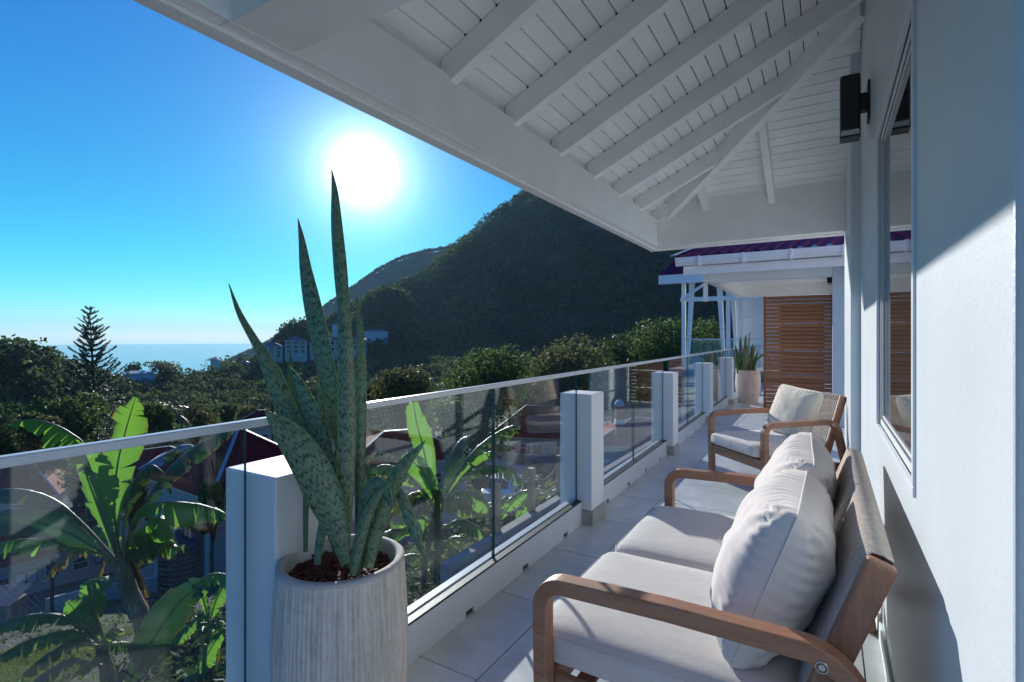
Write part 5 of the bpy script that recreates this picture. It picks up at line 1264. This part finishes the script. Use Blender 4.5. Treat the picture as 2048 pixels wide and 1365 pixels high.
# ================================================================ TALL PINE
def norfolk(px_b, ybase, px_t, ytop, d):
    p = at(px_b, 674, d); z0 = gz(px_b, d); pt = at(px_t, ytop, d); H_ = pt.z - z0
    t = thing('tall_pine', 'tall layered pine rising above the valley against sea and sky', 'tree', (p.x, p.y, z0)); top = Vector((pt.x - p.x, pt.y - p.y, H_))
    b = MB(); b.tube([(0, 0, -.3), tuple(top * .35), tuple(top * .7), tuple(top)], [.34, .26, .15, .02], 10); part('trunk', b, M['bark'], t, smooth=True)
    Cs, Ns, Ss, Ts = [], [], [], []; zt_ = .985; k = 0; hfrac = .985
    while hfrac > .10:
        u = 1 - hfrac; Lb = H_ * min(.18, .014 + .27 * u ** .85) * rng.uniform(.70, 1.12); nb = 6 if u > .08 else 5; a0 = rng.uniform(0, 6.28); c0 = top * hfrac; rise = .50 - .55 * u
        for j in range(nb):
            a = a0 + 2 * math.pi * j / nb + rng.uniform(-.15, .15); L2 = Lb * rng.uniform(.75, 1.1); m_ = int(22 + 100 * min(1, L2 / 2.2))
            pts = []
            for q in range(m_):
                s_ = (q + rng.uniform(0, 1)) / m_; s_ = .08 + .92 * s_
                zz = L2 * (rise * s_ - .30 * math.sin(math.pi * s_) * (u + .1) + .16 * s_ * s_)
                c = Vector((math.cos(a) * L2 * s_, math.sin(a) * L2 * s_, zz)) + Vector((-math.sin(a), math.cos(a), 0)) * rng.normal() * L2 * .085 * (1.15 - s_)
                Cs.append(c0 + c + Vector((0, 0, rng.normal() * .035))); Ns.append((math.cos(a) * .3, math.sin(a) * .3, 1)); Ss.append(rng.uniform(.12, .24) * (1 if u > .1 else .7)); Ts.append(rng.uniform(0, 1))
            if L2 > .5 and k % 1 == 0:
                b = MB(); e = [c0 + Vector((math.cos(a) * L2 * s_, math.sin(a) * L2 * s_, L2 * (rise * s_ - .30 * math.sin(math.pi * s_) * (u + .1) + .16 * s_ * s_))) for s_ in (0, .3, .6, .95)]
                b.tube(e, [.045, .03, .02, .008], 4); part('branch', b, M['bark'], t)
        hfrac -= .0245 * rng.uniform(.85, 1.2) * (.8 + .5 * u); k += 1
    quad_cloud(np.array(Cs), np.array(Ns), np.array(Ss), np.array(Ts), .33, .2, 'foliage', M['conifer'], t)
norfolk(204, 905, 179, 612, 60)
# ================================================================ PALMS
def palm(label, px, ycrown, d, size, nf=16, trunk=True, yb=None):
    p = at(px, ycrown, d); z0 = gz(px, d); t = thing('palm', label, 'palm tree', (p.x, p.y, z0), 0, 'palms below the hills'); H_ = p.z - z0
    b = MB(); b.tube([(0, 0, -.2), (.05, 0, H_ * .5), (0, 0, H_)], [size * .07, size * .05, size * .045], 8); part('trunk', b, M['bark'], t, smooth=True)
    for k in range(nf):
        a = 2 * math.pi * k / nf + rng.uniform(-.2, .2); el = rng.uniform(.0, 1.2); b = MB(); n = 14; sp = []
        for q in range(n + 1):
            s_ = q / n; sp.append(Vector((math.cos(a) * math.cos(el) * size * s_, math.sin(a) * math.cos(el) * size * s_, size * (math.sin(el) * s_ - .62 * s_ * s_)))+ Vector((0, 0, H_)))
        sd_ = Vector((-math.sin(a), math.cos(a), 0))
        for q in range(1, n):
            for s_ in (-1, 1):
                l_ = size * .30 * math.sin(math.pi * (q / n) ** .8) + .02; e = sp[q] + (sd_ * s_ * .75 + (sp[q + 1] - sp[q]).normalized() * .5 + Vector((0, 0, -.35))).normalized() * l_; w_ = (sp[q + 1] - sp[q]) * .35
                b.add([sp[q], sp[q] + w_, e], [(0, 1, 2)])
        b.tube(sp, size * .012, 4)
        me = b.mesh('frond', M['palm']); at_ = me.attributes.new('tone', 'FLOAT', 'POINT'); at_.data.foreach_set('value', np.full(len(me.vertices), rng.uniform(0, 1), np.float32)); link('frond', me, t)
palm('palm with drooping fronds behind the upright banana leaf', 332, 822, 46, 2.6, 22)
palm('pale small palm right behind the left end of the handrail, near the red-roofed house', 545, 806, 52, 2.2, 16)
palm('tiny dark palm silhouetted on the ridge against the sea', 426, 718, 224, 3.4, 14)
# ================================================================ BANANAS
def banana_mat(name, c1, c2, tr_c, trans=.54):
    t = NT(name); uv = t.n('ShaderNodeUVMap').outputs[0]; sx = t.n('ShaderNodeSeparateXYZ'); t.set(sx.inputs[0], uv)
    v = t.coord('Object', rnd=7); n = t.noise(v, 2.2, 5, .6)
    veins = t.math('SINE', t.math('ADD', t.math('MULTIPLY', sx.outputs[1], 420.0), t.math('MULTIPLY', sx.outputs[0], 26.0)))
    c = t.ramp(t.math('MULTIPLY_ADD', veins, .16, n), [(.3, c1), (.62, c2)])
    edge = t.math('ABSOLUTE', sx.outputs[0])
    brown = t.math('MULTIPLY', t.ramp(edge, [(.84, (0, 0, 0)), (1.0, (1, 1, 1))]), t.ramp(t.noise(v, 5, 4, .7), [(.42, (0, 0, 0)), (.6, (1, 1, 1))]))
    c = t.mix(brown, c, (.20, .10, .03)); c = t.mix(t.ramp(edge, [(.03, (1, 1, 1)), (.07, (0, 0, 0))]), c, (.16, .20, .05))
    p = t.n('ShaderNodeBsdfPrincipled'); t.set(p.inputs['Base Color'], c); p.inputs['Roughness'].default_value = .32; p.inputs['Specular IOR Level'].default_value = .6
    t.set(p.inputs['Normal'], t.bump(veins, .35, .004))
    tr = t.n('ShaderNodeBsdfTranslucent'); t.set(tr.inputs[0], t.mix(brown, t.mix(1.0, t.ramp(veins, [(.2, (.62, .66, .6)), (.8, (1, 1, 1))]), tr_c, 'MULTIPLY'), (.25, .12, .02)))
    m = t.n('ShaderNodeMixShader'); m.inputs[0].default_value = trans; t.set(m.inputs[1], p.outputs[0]); t.set(m.inputs[2], tr.outputs[0]); t.set(t.out.inputs['Surface'], m.outputs[0]); return t.m
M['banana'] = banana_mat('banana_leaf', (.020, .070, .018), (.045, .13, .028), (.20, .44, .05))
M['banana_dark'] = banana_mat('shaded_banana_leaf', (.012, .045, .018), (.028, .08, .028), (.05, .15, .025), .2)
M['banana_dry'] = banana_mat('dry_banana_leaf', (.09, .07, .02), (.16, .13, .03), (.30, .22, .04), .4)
M['stem'] = plain('banana_stem', (.14, .15, .06), .5, .35, 5, .4, 30)
def trunk_mat():
    t = NT('banana_trunk'); v = t.coord('Object', (2, 2, .7), rnd=5); n = t.noise(v, 4.5, 6, .7, .8); n2 = t.noise(t.coord('Object', (10, 10, 1)), 6, 4, .7)
    c = t.ramp(t.math('MULTIPLY_ADD', n2, .35, t.math('MULTIPLY', n, .7)), [(.34, (.05, .03, .022)), (.47, (.15, .10, .065)), (.56, (.12, .14, .05)), (.66, (.34, .29, .24))])
    t.princ(c, .65, t.bump(n, .9, .02)); return t.m
M['pseudo'] = trunk_mat()
def banana_leaf(pts, d0, d1, parent, org, m='banana', stalk=2, tears=.35, droop=.5, seedv=0, face_up=.75, side=0.0):
    """pts: (px, py, half width px) along the midrib from the crown to the tip"""
    rs = random.Random(seedv); n0 = len(pts); cl, wd = [], []
    for i, (x, y, w_) in enumerate(pts):
        d = d0 + (d1 - d0) * i / (n0 - 1); cl.append(at(x, y, d) - org); wd.append(w_ * d / FPX)
    def cr(arr, t):
        k = t * (len(arr) - 1); i = min(int(k), len(arr) - 2); f = k - i; p0, p1, p2, p3 = arr[max(i - 1, 0)], arr[i], arr[i + 1], arr[min(i + 2, len(arr) - 1)]
        return .5 * ((2 * p1) + (p2 - p0) * f + (2 * p0 - 5 * p1 + 4 * p2 - p3) * f * f + (3 * p1 - p0 - 3 * p2 + p3) * f ** 3)
    n = 46; mb = MB(); mb.uv = []; M_ = 5
    C = [cr(cl, i / n) for i in range(n + 1)]; Wd = [max(.002, cr(wd, i / n)) for i in range(n + 1)]
    up = (Vector((0, 0, 1)) * face_up - FWD * (1 - face_up) + RGT * side).normalized()
    fr = []
    for i in range(n + 1):
        dd = (C[min(i + 1, n)] - C[max(i - 1, 0)]).normalized(); s_ = dd.cross(up)
        if s_.length < .15: s_ = dd.cross(-FWD)
        s_.normalize(); f = s_.cross(dd).normalized(); fr.append((dd, s_, f))
    L = [0]
    for i in range(n): L.append(L[-1] + (C[i + 1] - C[i]).length)
    for sgn in (-1, 1):
        i = 0
        while i < n:
            j = min(n, i + (rs.randint(1, 4) if rs.random() < tears else rs.randint(5, 10)))
            dr = droop * rs.uniform(.5, 1.5); gap = rs.uniform(.02, .34) if tears > .1 else .02; ext = rs.uniform(.72, 1.06); rows = []
            for k in range(i, j + 1):
                dd, s_, f = fr[k]; w_ = Wd[k] * ext; row = []
                for q in range(M_ + 1):
                    u = q / M_; mid = (i + j) / 2; shrink = 1 - gap * u ** 2 if j - i > 0 else 1
                    kk = mid + (k - mid) * shrink; kk_i = min(n - 1, max(0, int(kk))); base_ = C[kk_i].lerp(C[kk_i + 1], kk - kk_i)
                    ang_ = dr * u * 1.1; x_ = w_ * u
                    pnt = base_ + s_ * sgn * x_ * math.cos(ang_ * .6) - f * x_ * math.sin(ang_) * .8 + dd * x_ * .32 - Vector((0, 0, 1)) * (x_ * u * dr * .35) + f * .012 * math.sin(k * 1.7 + q) * u
                    row.append(pnt); mb.uv.append((sgn * u if u > 0 else .0001, L[k]))
                rows.append(row)
            mb.grid(rows); i = j
    nb = len(mb.v); rr = [max(.004, Wd[int(len(Wd) * .5)] * .055 * (1.5 - 1.2 * i / n)) for i in range(n + 1)]
    mb.cur = 1; mb.tube([c - fr[i][2] * rr[i] * .6 for i, c in enumerate(C)], rr, 6, False); mb.uv += [(0, 0)] * (len(mb.v) - nb)
    return part('leaf', mb, [M[m], M['stem']], parent, smooth=True, fix=False)
def banana(label, org, leaves, trunk, group='banana plants in the garden', crown=(0, 0), fill=0, dry=0, span=150, dc=9.0):
    rf_ = random.Random(int(crown[0]) + 3)
    t = thing('banana_plant', label, 'banana plant', tuple(org), 0, group)
    for tr in trunk:
        b = MB(); pts = [at(x, y, d) - Vector(org) for x, y, w_, d in tr]; rr = [w_ / 2 * d / FPX for x, y, w_, d in tr]
        # knobbly sheath rings
        P2_, R2 = [], []
        for i in range(len(pts) - 1):
            for k in range(5): u = k / 5; P2_.append(pts[i].lerp(pts[i + 1], u)); R2.append((rr[i] * (1 - u) + rr[i + 1] * u) * random.uniform(.90, 1.1))
        P2_.append(pts[-1]); R2.append(rr[-1]); b.tube(P2_, R2, 12); part('trunk', b, M['pseudo'], t, smooth=True)
    for k in range(fill):
        a0 = rf_.uniform(-2.9, -.25); cx_, cy_ = crown; L_ = rf_.uniform(.7, 1.25) * span; up_ = rf_.uniform(.35, 1.0); sx_ = math.cos(a0)
        pp = [(cx_ + sx_ * L_ * u, cy_ - L_ * up_ * (1.5 * u - 1.35 * u * u * rf_.uniform(.8, 1.2)), w_ * span / 150) for u, w_ in ((0, 3), (.2, 9), (.42, 24), (.65, 27), (.85, 18), (1, 3))]
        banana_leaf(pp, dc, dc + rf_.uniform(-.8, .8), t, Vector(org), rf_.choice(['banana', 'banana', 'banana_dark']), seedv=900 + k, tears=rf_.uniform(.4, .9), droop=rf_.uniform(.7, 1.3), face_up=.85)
    for k in range(dry):
        cx_, cy_ = crown; sg = rf_.choice((-1, 1)); L_ = span * rf_.uniform(.45, .8)
        pp = [(cx_ + sg * L_ * .5 * x_, cy_ + L_ * y_, w_ * span / 150) for x_, y_, w_ in ((0, 0, 2), (.35, -.02, 4), (.6, .25, 9), (.66, .6, 11), (.6, .95, 3))]
        banana_leaf(pp, dc, dc + rf_.uniform(-.3, .3), t, Vector(org), 'banana_dry', seedv=500 + k, tears=.95, droop=1.5, face_up=.8)
    for k, lf in enumerate(leaves):
        banana_leaf(lf[0], lf[1], lf[2], t, Vector(org), lf[3] if len(lf) > 3 else 'banana', seedv=hash(label) % 997 + k if False else k * 13 + len(leaves), **(lf[4] if len(lf) > 4 else {}))
    return t
d = 9.0
o1 = at(292, 1262, d); o1.z = gz(292, d)
banana('tall banana plant at the left with its crown of arching backlit leaves', o1, [
 ([(244,1120,3),(232,1060,6),(229,1000,24),(235,930,34),(249,870,36),(262,825,26),(271,795,4)], 9.0, 8.8, 'banana', dict(tears=.85, droop=.55, face_up=.15, side=.35)),
 ([(236,1115,3),(216,1040,6),(196,955,20),(172,893,30),(142,866,34),(106,848,32),(60,839,22),(16,848,3)], 9.0, 8.2, 'banana', dict(tears=.55, droop=1.1, face_up=.85)),
 ([(234,1118,3),(212,1060,20),(190,1000,46),(172,950,48),(160,905,28),(150,880,3)], 8.9, 8.5, 'banana', dict(tears=.8, droop=.45, face_up=.1, side=-.2)),
 ([(246,1118,3),(262,1050,7),(285,1014,20),(330,1004,34),(390,1008,34),(430,1018,22),(456,1030,4)], 8.9, 8.4, 'banana', dict(tears=.75, droop=1.2, face_up=.9)),
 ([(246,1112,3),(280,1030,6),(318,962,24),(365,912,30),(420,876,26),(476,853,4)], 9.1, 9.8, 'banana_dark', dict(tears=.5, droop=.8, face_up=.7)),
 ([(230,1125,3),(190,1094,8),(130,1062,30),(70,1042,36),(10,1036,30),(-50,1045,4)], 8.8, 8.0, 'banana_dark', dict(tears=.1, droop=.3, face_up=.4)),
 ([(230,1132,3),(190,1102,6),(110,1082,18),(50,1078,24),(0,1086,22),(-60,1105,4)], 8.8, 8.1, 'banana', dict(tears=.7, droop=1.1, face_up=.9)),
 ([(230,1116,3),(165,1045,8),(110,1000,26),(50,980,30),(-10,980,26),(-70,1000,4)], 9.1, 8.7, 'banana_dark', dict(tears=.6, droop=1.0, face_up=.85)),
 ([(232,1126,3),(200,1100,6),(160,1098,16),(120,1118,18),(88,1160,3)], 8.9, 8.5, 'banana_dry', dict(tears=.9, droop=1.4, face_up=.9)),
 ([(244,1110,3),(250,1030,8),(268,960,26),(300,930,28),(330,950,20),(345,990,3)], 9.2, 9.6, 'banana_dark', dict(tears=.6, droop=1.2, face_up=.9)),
], [[(300,1275,34,9.0),(272,1215,34,9.0),(252,1165,32,9.0),(240,1118,24,9.0)]], crown=(238, 1120), fill=5, dry=5, span=190, dc=9.2)
d = 6.6
o2 = at(205, 1370, d); o2.z = gz(205, d)
banana('low young banana plant at the bottom left corner', o2, [
 ([(188,1225,3),(180,1190,10),(176,1165,26),(200,1160,24),(222,1172,3)], 6.6, 6.5, 'banana', dict(tears=.2, droop=.9)),
 ([(186,1262,3),(184,1225,26),(182,1195,28),(180,1180,4)], 6.7, 6.7, 'banana', dict(tears=.1, droop=.3, face_up=.1)),
 ([(190,1270,3),(150,1240,14),(100,1228,24),(50,1232,24),(0,1246,14),(-40,1262,3)], 6.5, 6.0, 'banana', dict(tears=.25, droop=.8)),
 ([(190,1276,3),(150,1262,10),(100,1268,20),(50,1284,20),(5,1308,12),(-30,1325,3)], 6.5, 6.0, 'banana', dict(tears=.45, droop=.9)),
 ([(195,1290,3),(150,1285,10),(110,1300,22),(70,1328,22),(35,1362,4)], 6.4, 5.9, 'banana', dict(tears=.4, droop=.8)),
 ([(205,1290,3),(180,1260,14),(160,1235,24),(145,1215,18),(134,1203,3)], 6.5, 6.4, 'banana', dict(tears=.3, droop=.5, face_up=.5)),
 ([(205,1300,3),(190,1318,12),(172,1330,14),(158,1360,3)], 6.3, 6.0, 'banana', dict(tears=0, droop=.5)),
 ([(205,1330,3),(150,1320,12),(100,1340,22),(60,1375,22),(20,1420,4)], 6.2, 5.7, 'banana_dark', dict(tears=.2, droop=.7)),
], [[(240,1420,16,6.6),(222,1340,15,6.6),(200,1270,12,6.6),(188,1225,8,6.6)], [(215,1420,15,6.5),(205,1340,12,6.5),(192,1280,9,6.5)]], crown=(200, 1300), fill=5, dry=1, span=120, dc=6.6)
d = 6.2
o3 = at(420, 1400, d); o3.z = gz(420, d)
banana('banana plant with one broad upright leaf, low beside the first white post', o3, [
 ([(250,1380,4),(275,1330,26),(305,1280,42),(335,1235,44),(365,1198,36),(395,1176,20),(408,1176,3)], 6.0, 6.1, 'banana_dark', dict(tears=.04, droop=.25, face_up=.1, side=.2)),
 ([(415,1230,3),(405,1190,12),(400,1160,20),(425,1148,22),(455,1150,10)], 6.2, 6.0, 'banana', dict(tears=.2, droop=.9)),
 ([(420,1240,3),(432,1200,18),(450,1170,22),(470,1165,10)], 6.2, 6.4, 'banana', dict(tears=.3, droop=.6)),
 ([(418,1240,3),(400,1235,14),(370,1262,18),(345,1290,4)], 6.1, 5.8, 'banana', dict(tears=.4, droop=.6, face_up=.5)),
 ([(420,1250,3),(440,1262,12),(420,1300,18),(405,1330,16),(395,1352,3)], 6.1, 5.9, 'banana', dict(tears=.1, droop=.5, face_up=.3)),
 ([(418,1245,3),(395,1248,10),(365,1262,16),(350,1280,3)], 6.3, 6.0, 'banana', dict(tears=.3, droop=1.1)),
 ([(425,1255,3),(450,1235,14),(475,1225,18),(500,1240,4)], 6.2, 6.3, 'banana', dict(tears=.3, droop=.9)),
 ([(408,1300,3),(400,1260,12),(415,1225,18),(440,1210,4)], 6.4, 6.5, 'banana_dark', dict(tears=.3, droop=.6)),
 ([(430,1330,3),(410,1335,14),(385,1350,16),(350,1380,3)], 6.1, 5.8, 'banana_dark', dict(tears=.2, droop=.8)),
], [[(430,1440,13,6.2),(424,1340,11,6.2),(418,1240,7,6.2)], [(400,1440,12,6.3),(404,1350,10,6.3),(410,1290,6,6.3)]], crown=(415, 1270), fill=5, dry=1, span=85, dc=6.3)
d = 10.4
o4 = at(862, 1165, d); o4.z = gz(862, d)
banana('cluster of banana plants seen through the glass right of the snake plant', o4, [
 ([(872,1005,3),(858,950,16),(845,890,24),(833,845,22),(828,812,14),(827,806,8)], 10.4, 10.3, 'banana', dict(tears=.05, droop=.25, face_up=.05, side=.2)),
 ([(882,1010,3),(915,945,12),(955,895,22),(995,865,22),(1025,852,14),(1040,852,3)], 10.4, 10.8, 'banana', dict(tears=.6, droop=.9, face_up=.8)),
 ([(884,1006,3),(930,950,10),(980,930,20),(1020,940,20),(1052,972,3)], 10.4, 10.2, 'banana', dict(tears=.8, droop=1.2, face_up=.9)),
 ([(882,1010,3),(915,985,12),(945,985,22),(968,1005,18),(980,1030,3)], 10.3, 10.0, 'banana', dict(tears=.4, droop=.9)),
 ([(868,1008,3),(835,965,12),(800,938,22),(765,930,20),(735,945,3)], 10.3, 10.0, 'banana', dict(tears=.6, droop=1.0, face_up=.85)),
 ([(868,1012,3),(835,985,14),(810,1000,26),(798,1035,26),(795,1075,4)], 10.3, 9.9, 'banana', dict(tears=.35, droop=.7)),
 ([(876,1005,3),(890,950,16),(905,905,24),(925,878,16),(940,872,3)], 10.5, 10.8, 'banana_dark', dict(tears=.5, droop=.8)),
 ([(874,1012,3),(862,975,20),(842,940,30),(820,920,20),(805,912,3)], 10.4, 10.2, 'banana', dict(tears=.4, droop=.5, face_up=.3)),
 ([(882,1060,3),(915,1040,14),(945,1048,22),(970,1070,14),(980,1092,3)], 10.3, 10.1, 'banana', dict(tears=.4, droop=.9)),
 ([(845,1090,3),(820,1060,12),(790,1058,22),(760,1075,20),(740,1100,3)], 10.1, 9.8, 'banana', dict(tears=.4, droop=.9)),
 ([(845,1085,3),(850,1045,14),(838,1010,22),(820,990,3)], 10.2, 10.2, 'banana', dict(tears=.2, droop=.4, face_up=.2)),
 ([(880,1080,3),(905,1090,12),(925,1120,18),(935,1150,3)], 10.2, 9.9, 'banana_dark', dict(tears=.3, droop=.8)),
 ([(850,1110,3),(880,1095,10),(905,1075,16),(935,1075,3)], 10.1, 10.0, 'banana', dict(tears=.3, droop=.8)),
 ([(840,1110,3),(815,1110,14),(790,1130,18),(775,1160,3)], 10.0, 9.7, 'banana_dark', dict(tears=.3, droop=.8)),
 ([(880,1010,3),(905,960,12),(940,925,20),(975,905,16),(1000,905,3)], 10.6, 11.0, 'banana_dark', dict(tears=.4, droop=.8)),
], [[(872,1175,18,10.4),(876,1090,16,10.4),(876,1005,11,10.4)], [(845,1178,12,10.3),(852,1120,11,10.3),(866,1040,8,10.3)], [(905,1175,12,10.6),(900,1100,11,10.6),(890,1050,8,10.6)]], crown=(868, 1035), fill=13, dry=5, span=105, dc=10.5)
d = 12.5
o5 = at(1030, 1075, d); o5.z = gz(1030, d)
banana('small bright banana leaves sprouting behind the rope posts', o5, [
 ([(1000,1040,3),(1020,1010,14),(1045,990,18),(1068,980,3)], 12.5, 12.6, 'banana', dict(tears=.5, droop=.6, face_up=.3)),
 ([(1030,1060,3),(1040,1030,14),(1052,1010,16),(1062,996,3)], 12.5, 12.5, 'banana', dict(tears=.3, droop=.5, face_up=.2)),
 ([(1000,1050,3),(995,1020,10),(1005,1000,14),(1015,990,3)], 12.4, 12.4, 'banana', dict(tears=.3, droop=.6)),
], [[(1005,1090,5,12.5),(1003,1045,4,12.5)]])
# heliconia-like low foliage and grass in the yard
def blades(n, px0, px1, d0, d1, h, name, tone=(0, 1), m_='grass', wd=.012):
    b = MB(); tn = []
    for k in range(n):
        px = rng.uniform(px0, px1); d = rng.uniform(d0, d1); p = at(px, 674, d)
        if mnoise.noise(Vector((p.x * .35, p.y * .35, 0))) < -.05: continue
        z = gz(px, d); a = rng.uniform(0, 6.28); hh = h * rng.uniform(.4, 1.3); s_ = Vector((math.cos(a), math.sin(a), 0)) * wd * rng.uniform(.6, 1.6); l_ = Vector((rng.normal(), rng.normal(), 0)) * hh * .4
        q = Vector((p.x, p.y, z)); b.add([q - s_, q + s_, q + Vector((0, 0, hh)) + l_], [(0, 1, 2)]); tn += [rng.uniform(*tone)] * 3
    me = b.mesh(name, M[m_]); at_ = me.attributes.new('tone', 'FLOAT', 'POINT'); at_.data.foreach_set('value', np.array(tn, np.float32)); o = link(name, me); o['kind'] = 'stuff'
blades(9000, -100, 470, 6.5, 22, .10, 'grass')
blades(9000, -60, 330, 5.2, 11, .16, 'grass', (.2, 1), wd=.008)
bank(-60, 460, 8, 20, 2500, .06, 'tree_mid', 'weeds', .18, (0, 1))
bank(300, 470, 5.5, 9, 2600, .10, 'tree_dark', 'undergrowth', 1.0, (0, .6))
bank(700, 1000, 8, 13, 3000, .08, 'tree_dark', 'undergrowth', .7, (0, .6))
# wire mesh fence post with netting at the left
p = at(104, 674, 15); t = thing('mesh_fence', 'wire netting fence with dark post across the yard at the left', 'fence', (p.x, p.y, gz(104, 15)), YAW + R(30))
b = MB(); b.tube([(0, 0, -.3), (0, 0, 2.6)], .05, 8); part('fence_post', b, M['tank'], t)
b = MB()
for k in range(44):
    for s_ in (-1, 1):
        x0 = -3.3 + k * .15; b.beam((x0, 0, 0), (x0 + s_ * .9, 0, 1.35), .0025, .0025)
o = part('netting', b, M['pole'], t); o['kind'] = 'stuff'
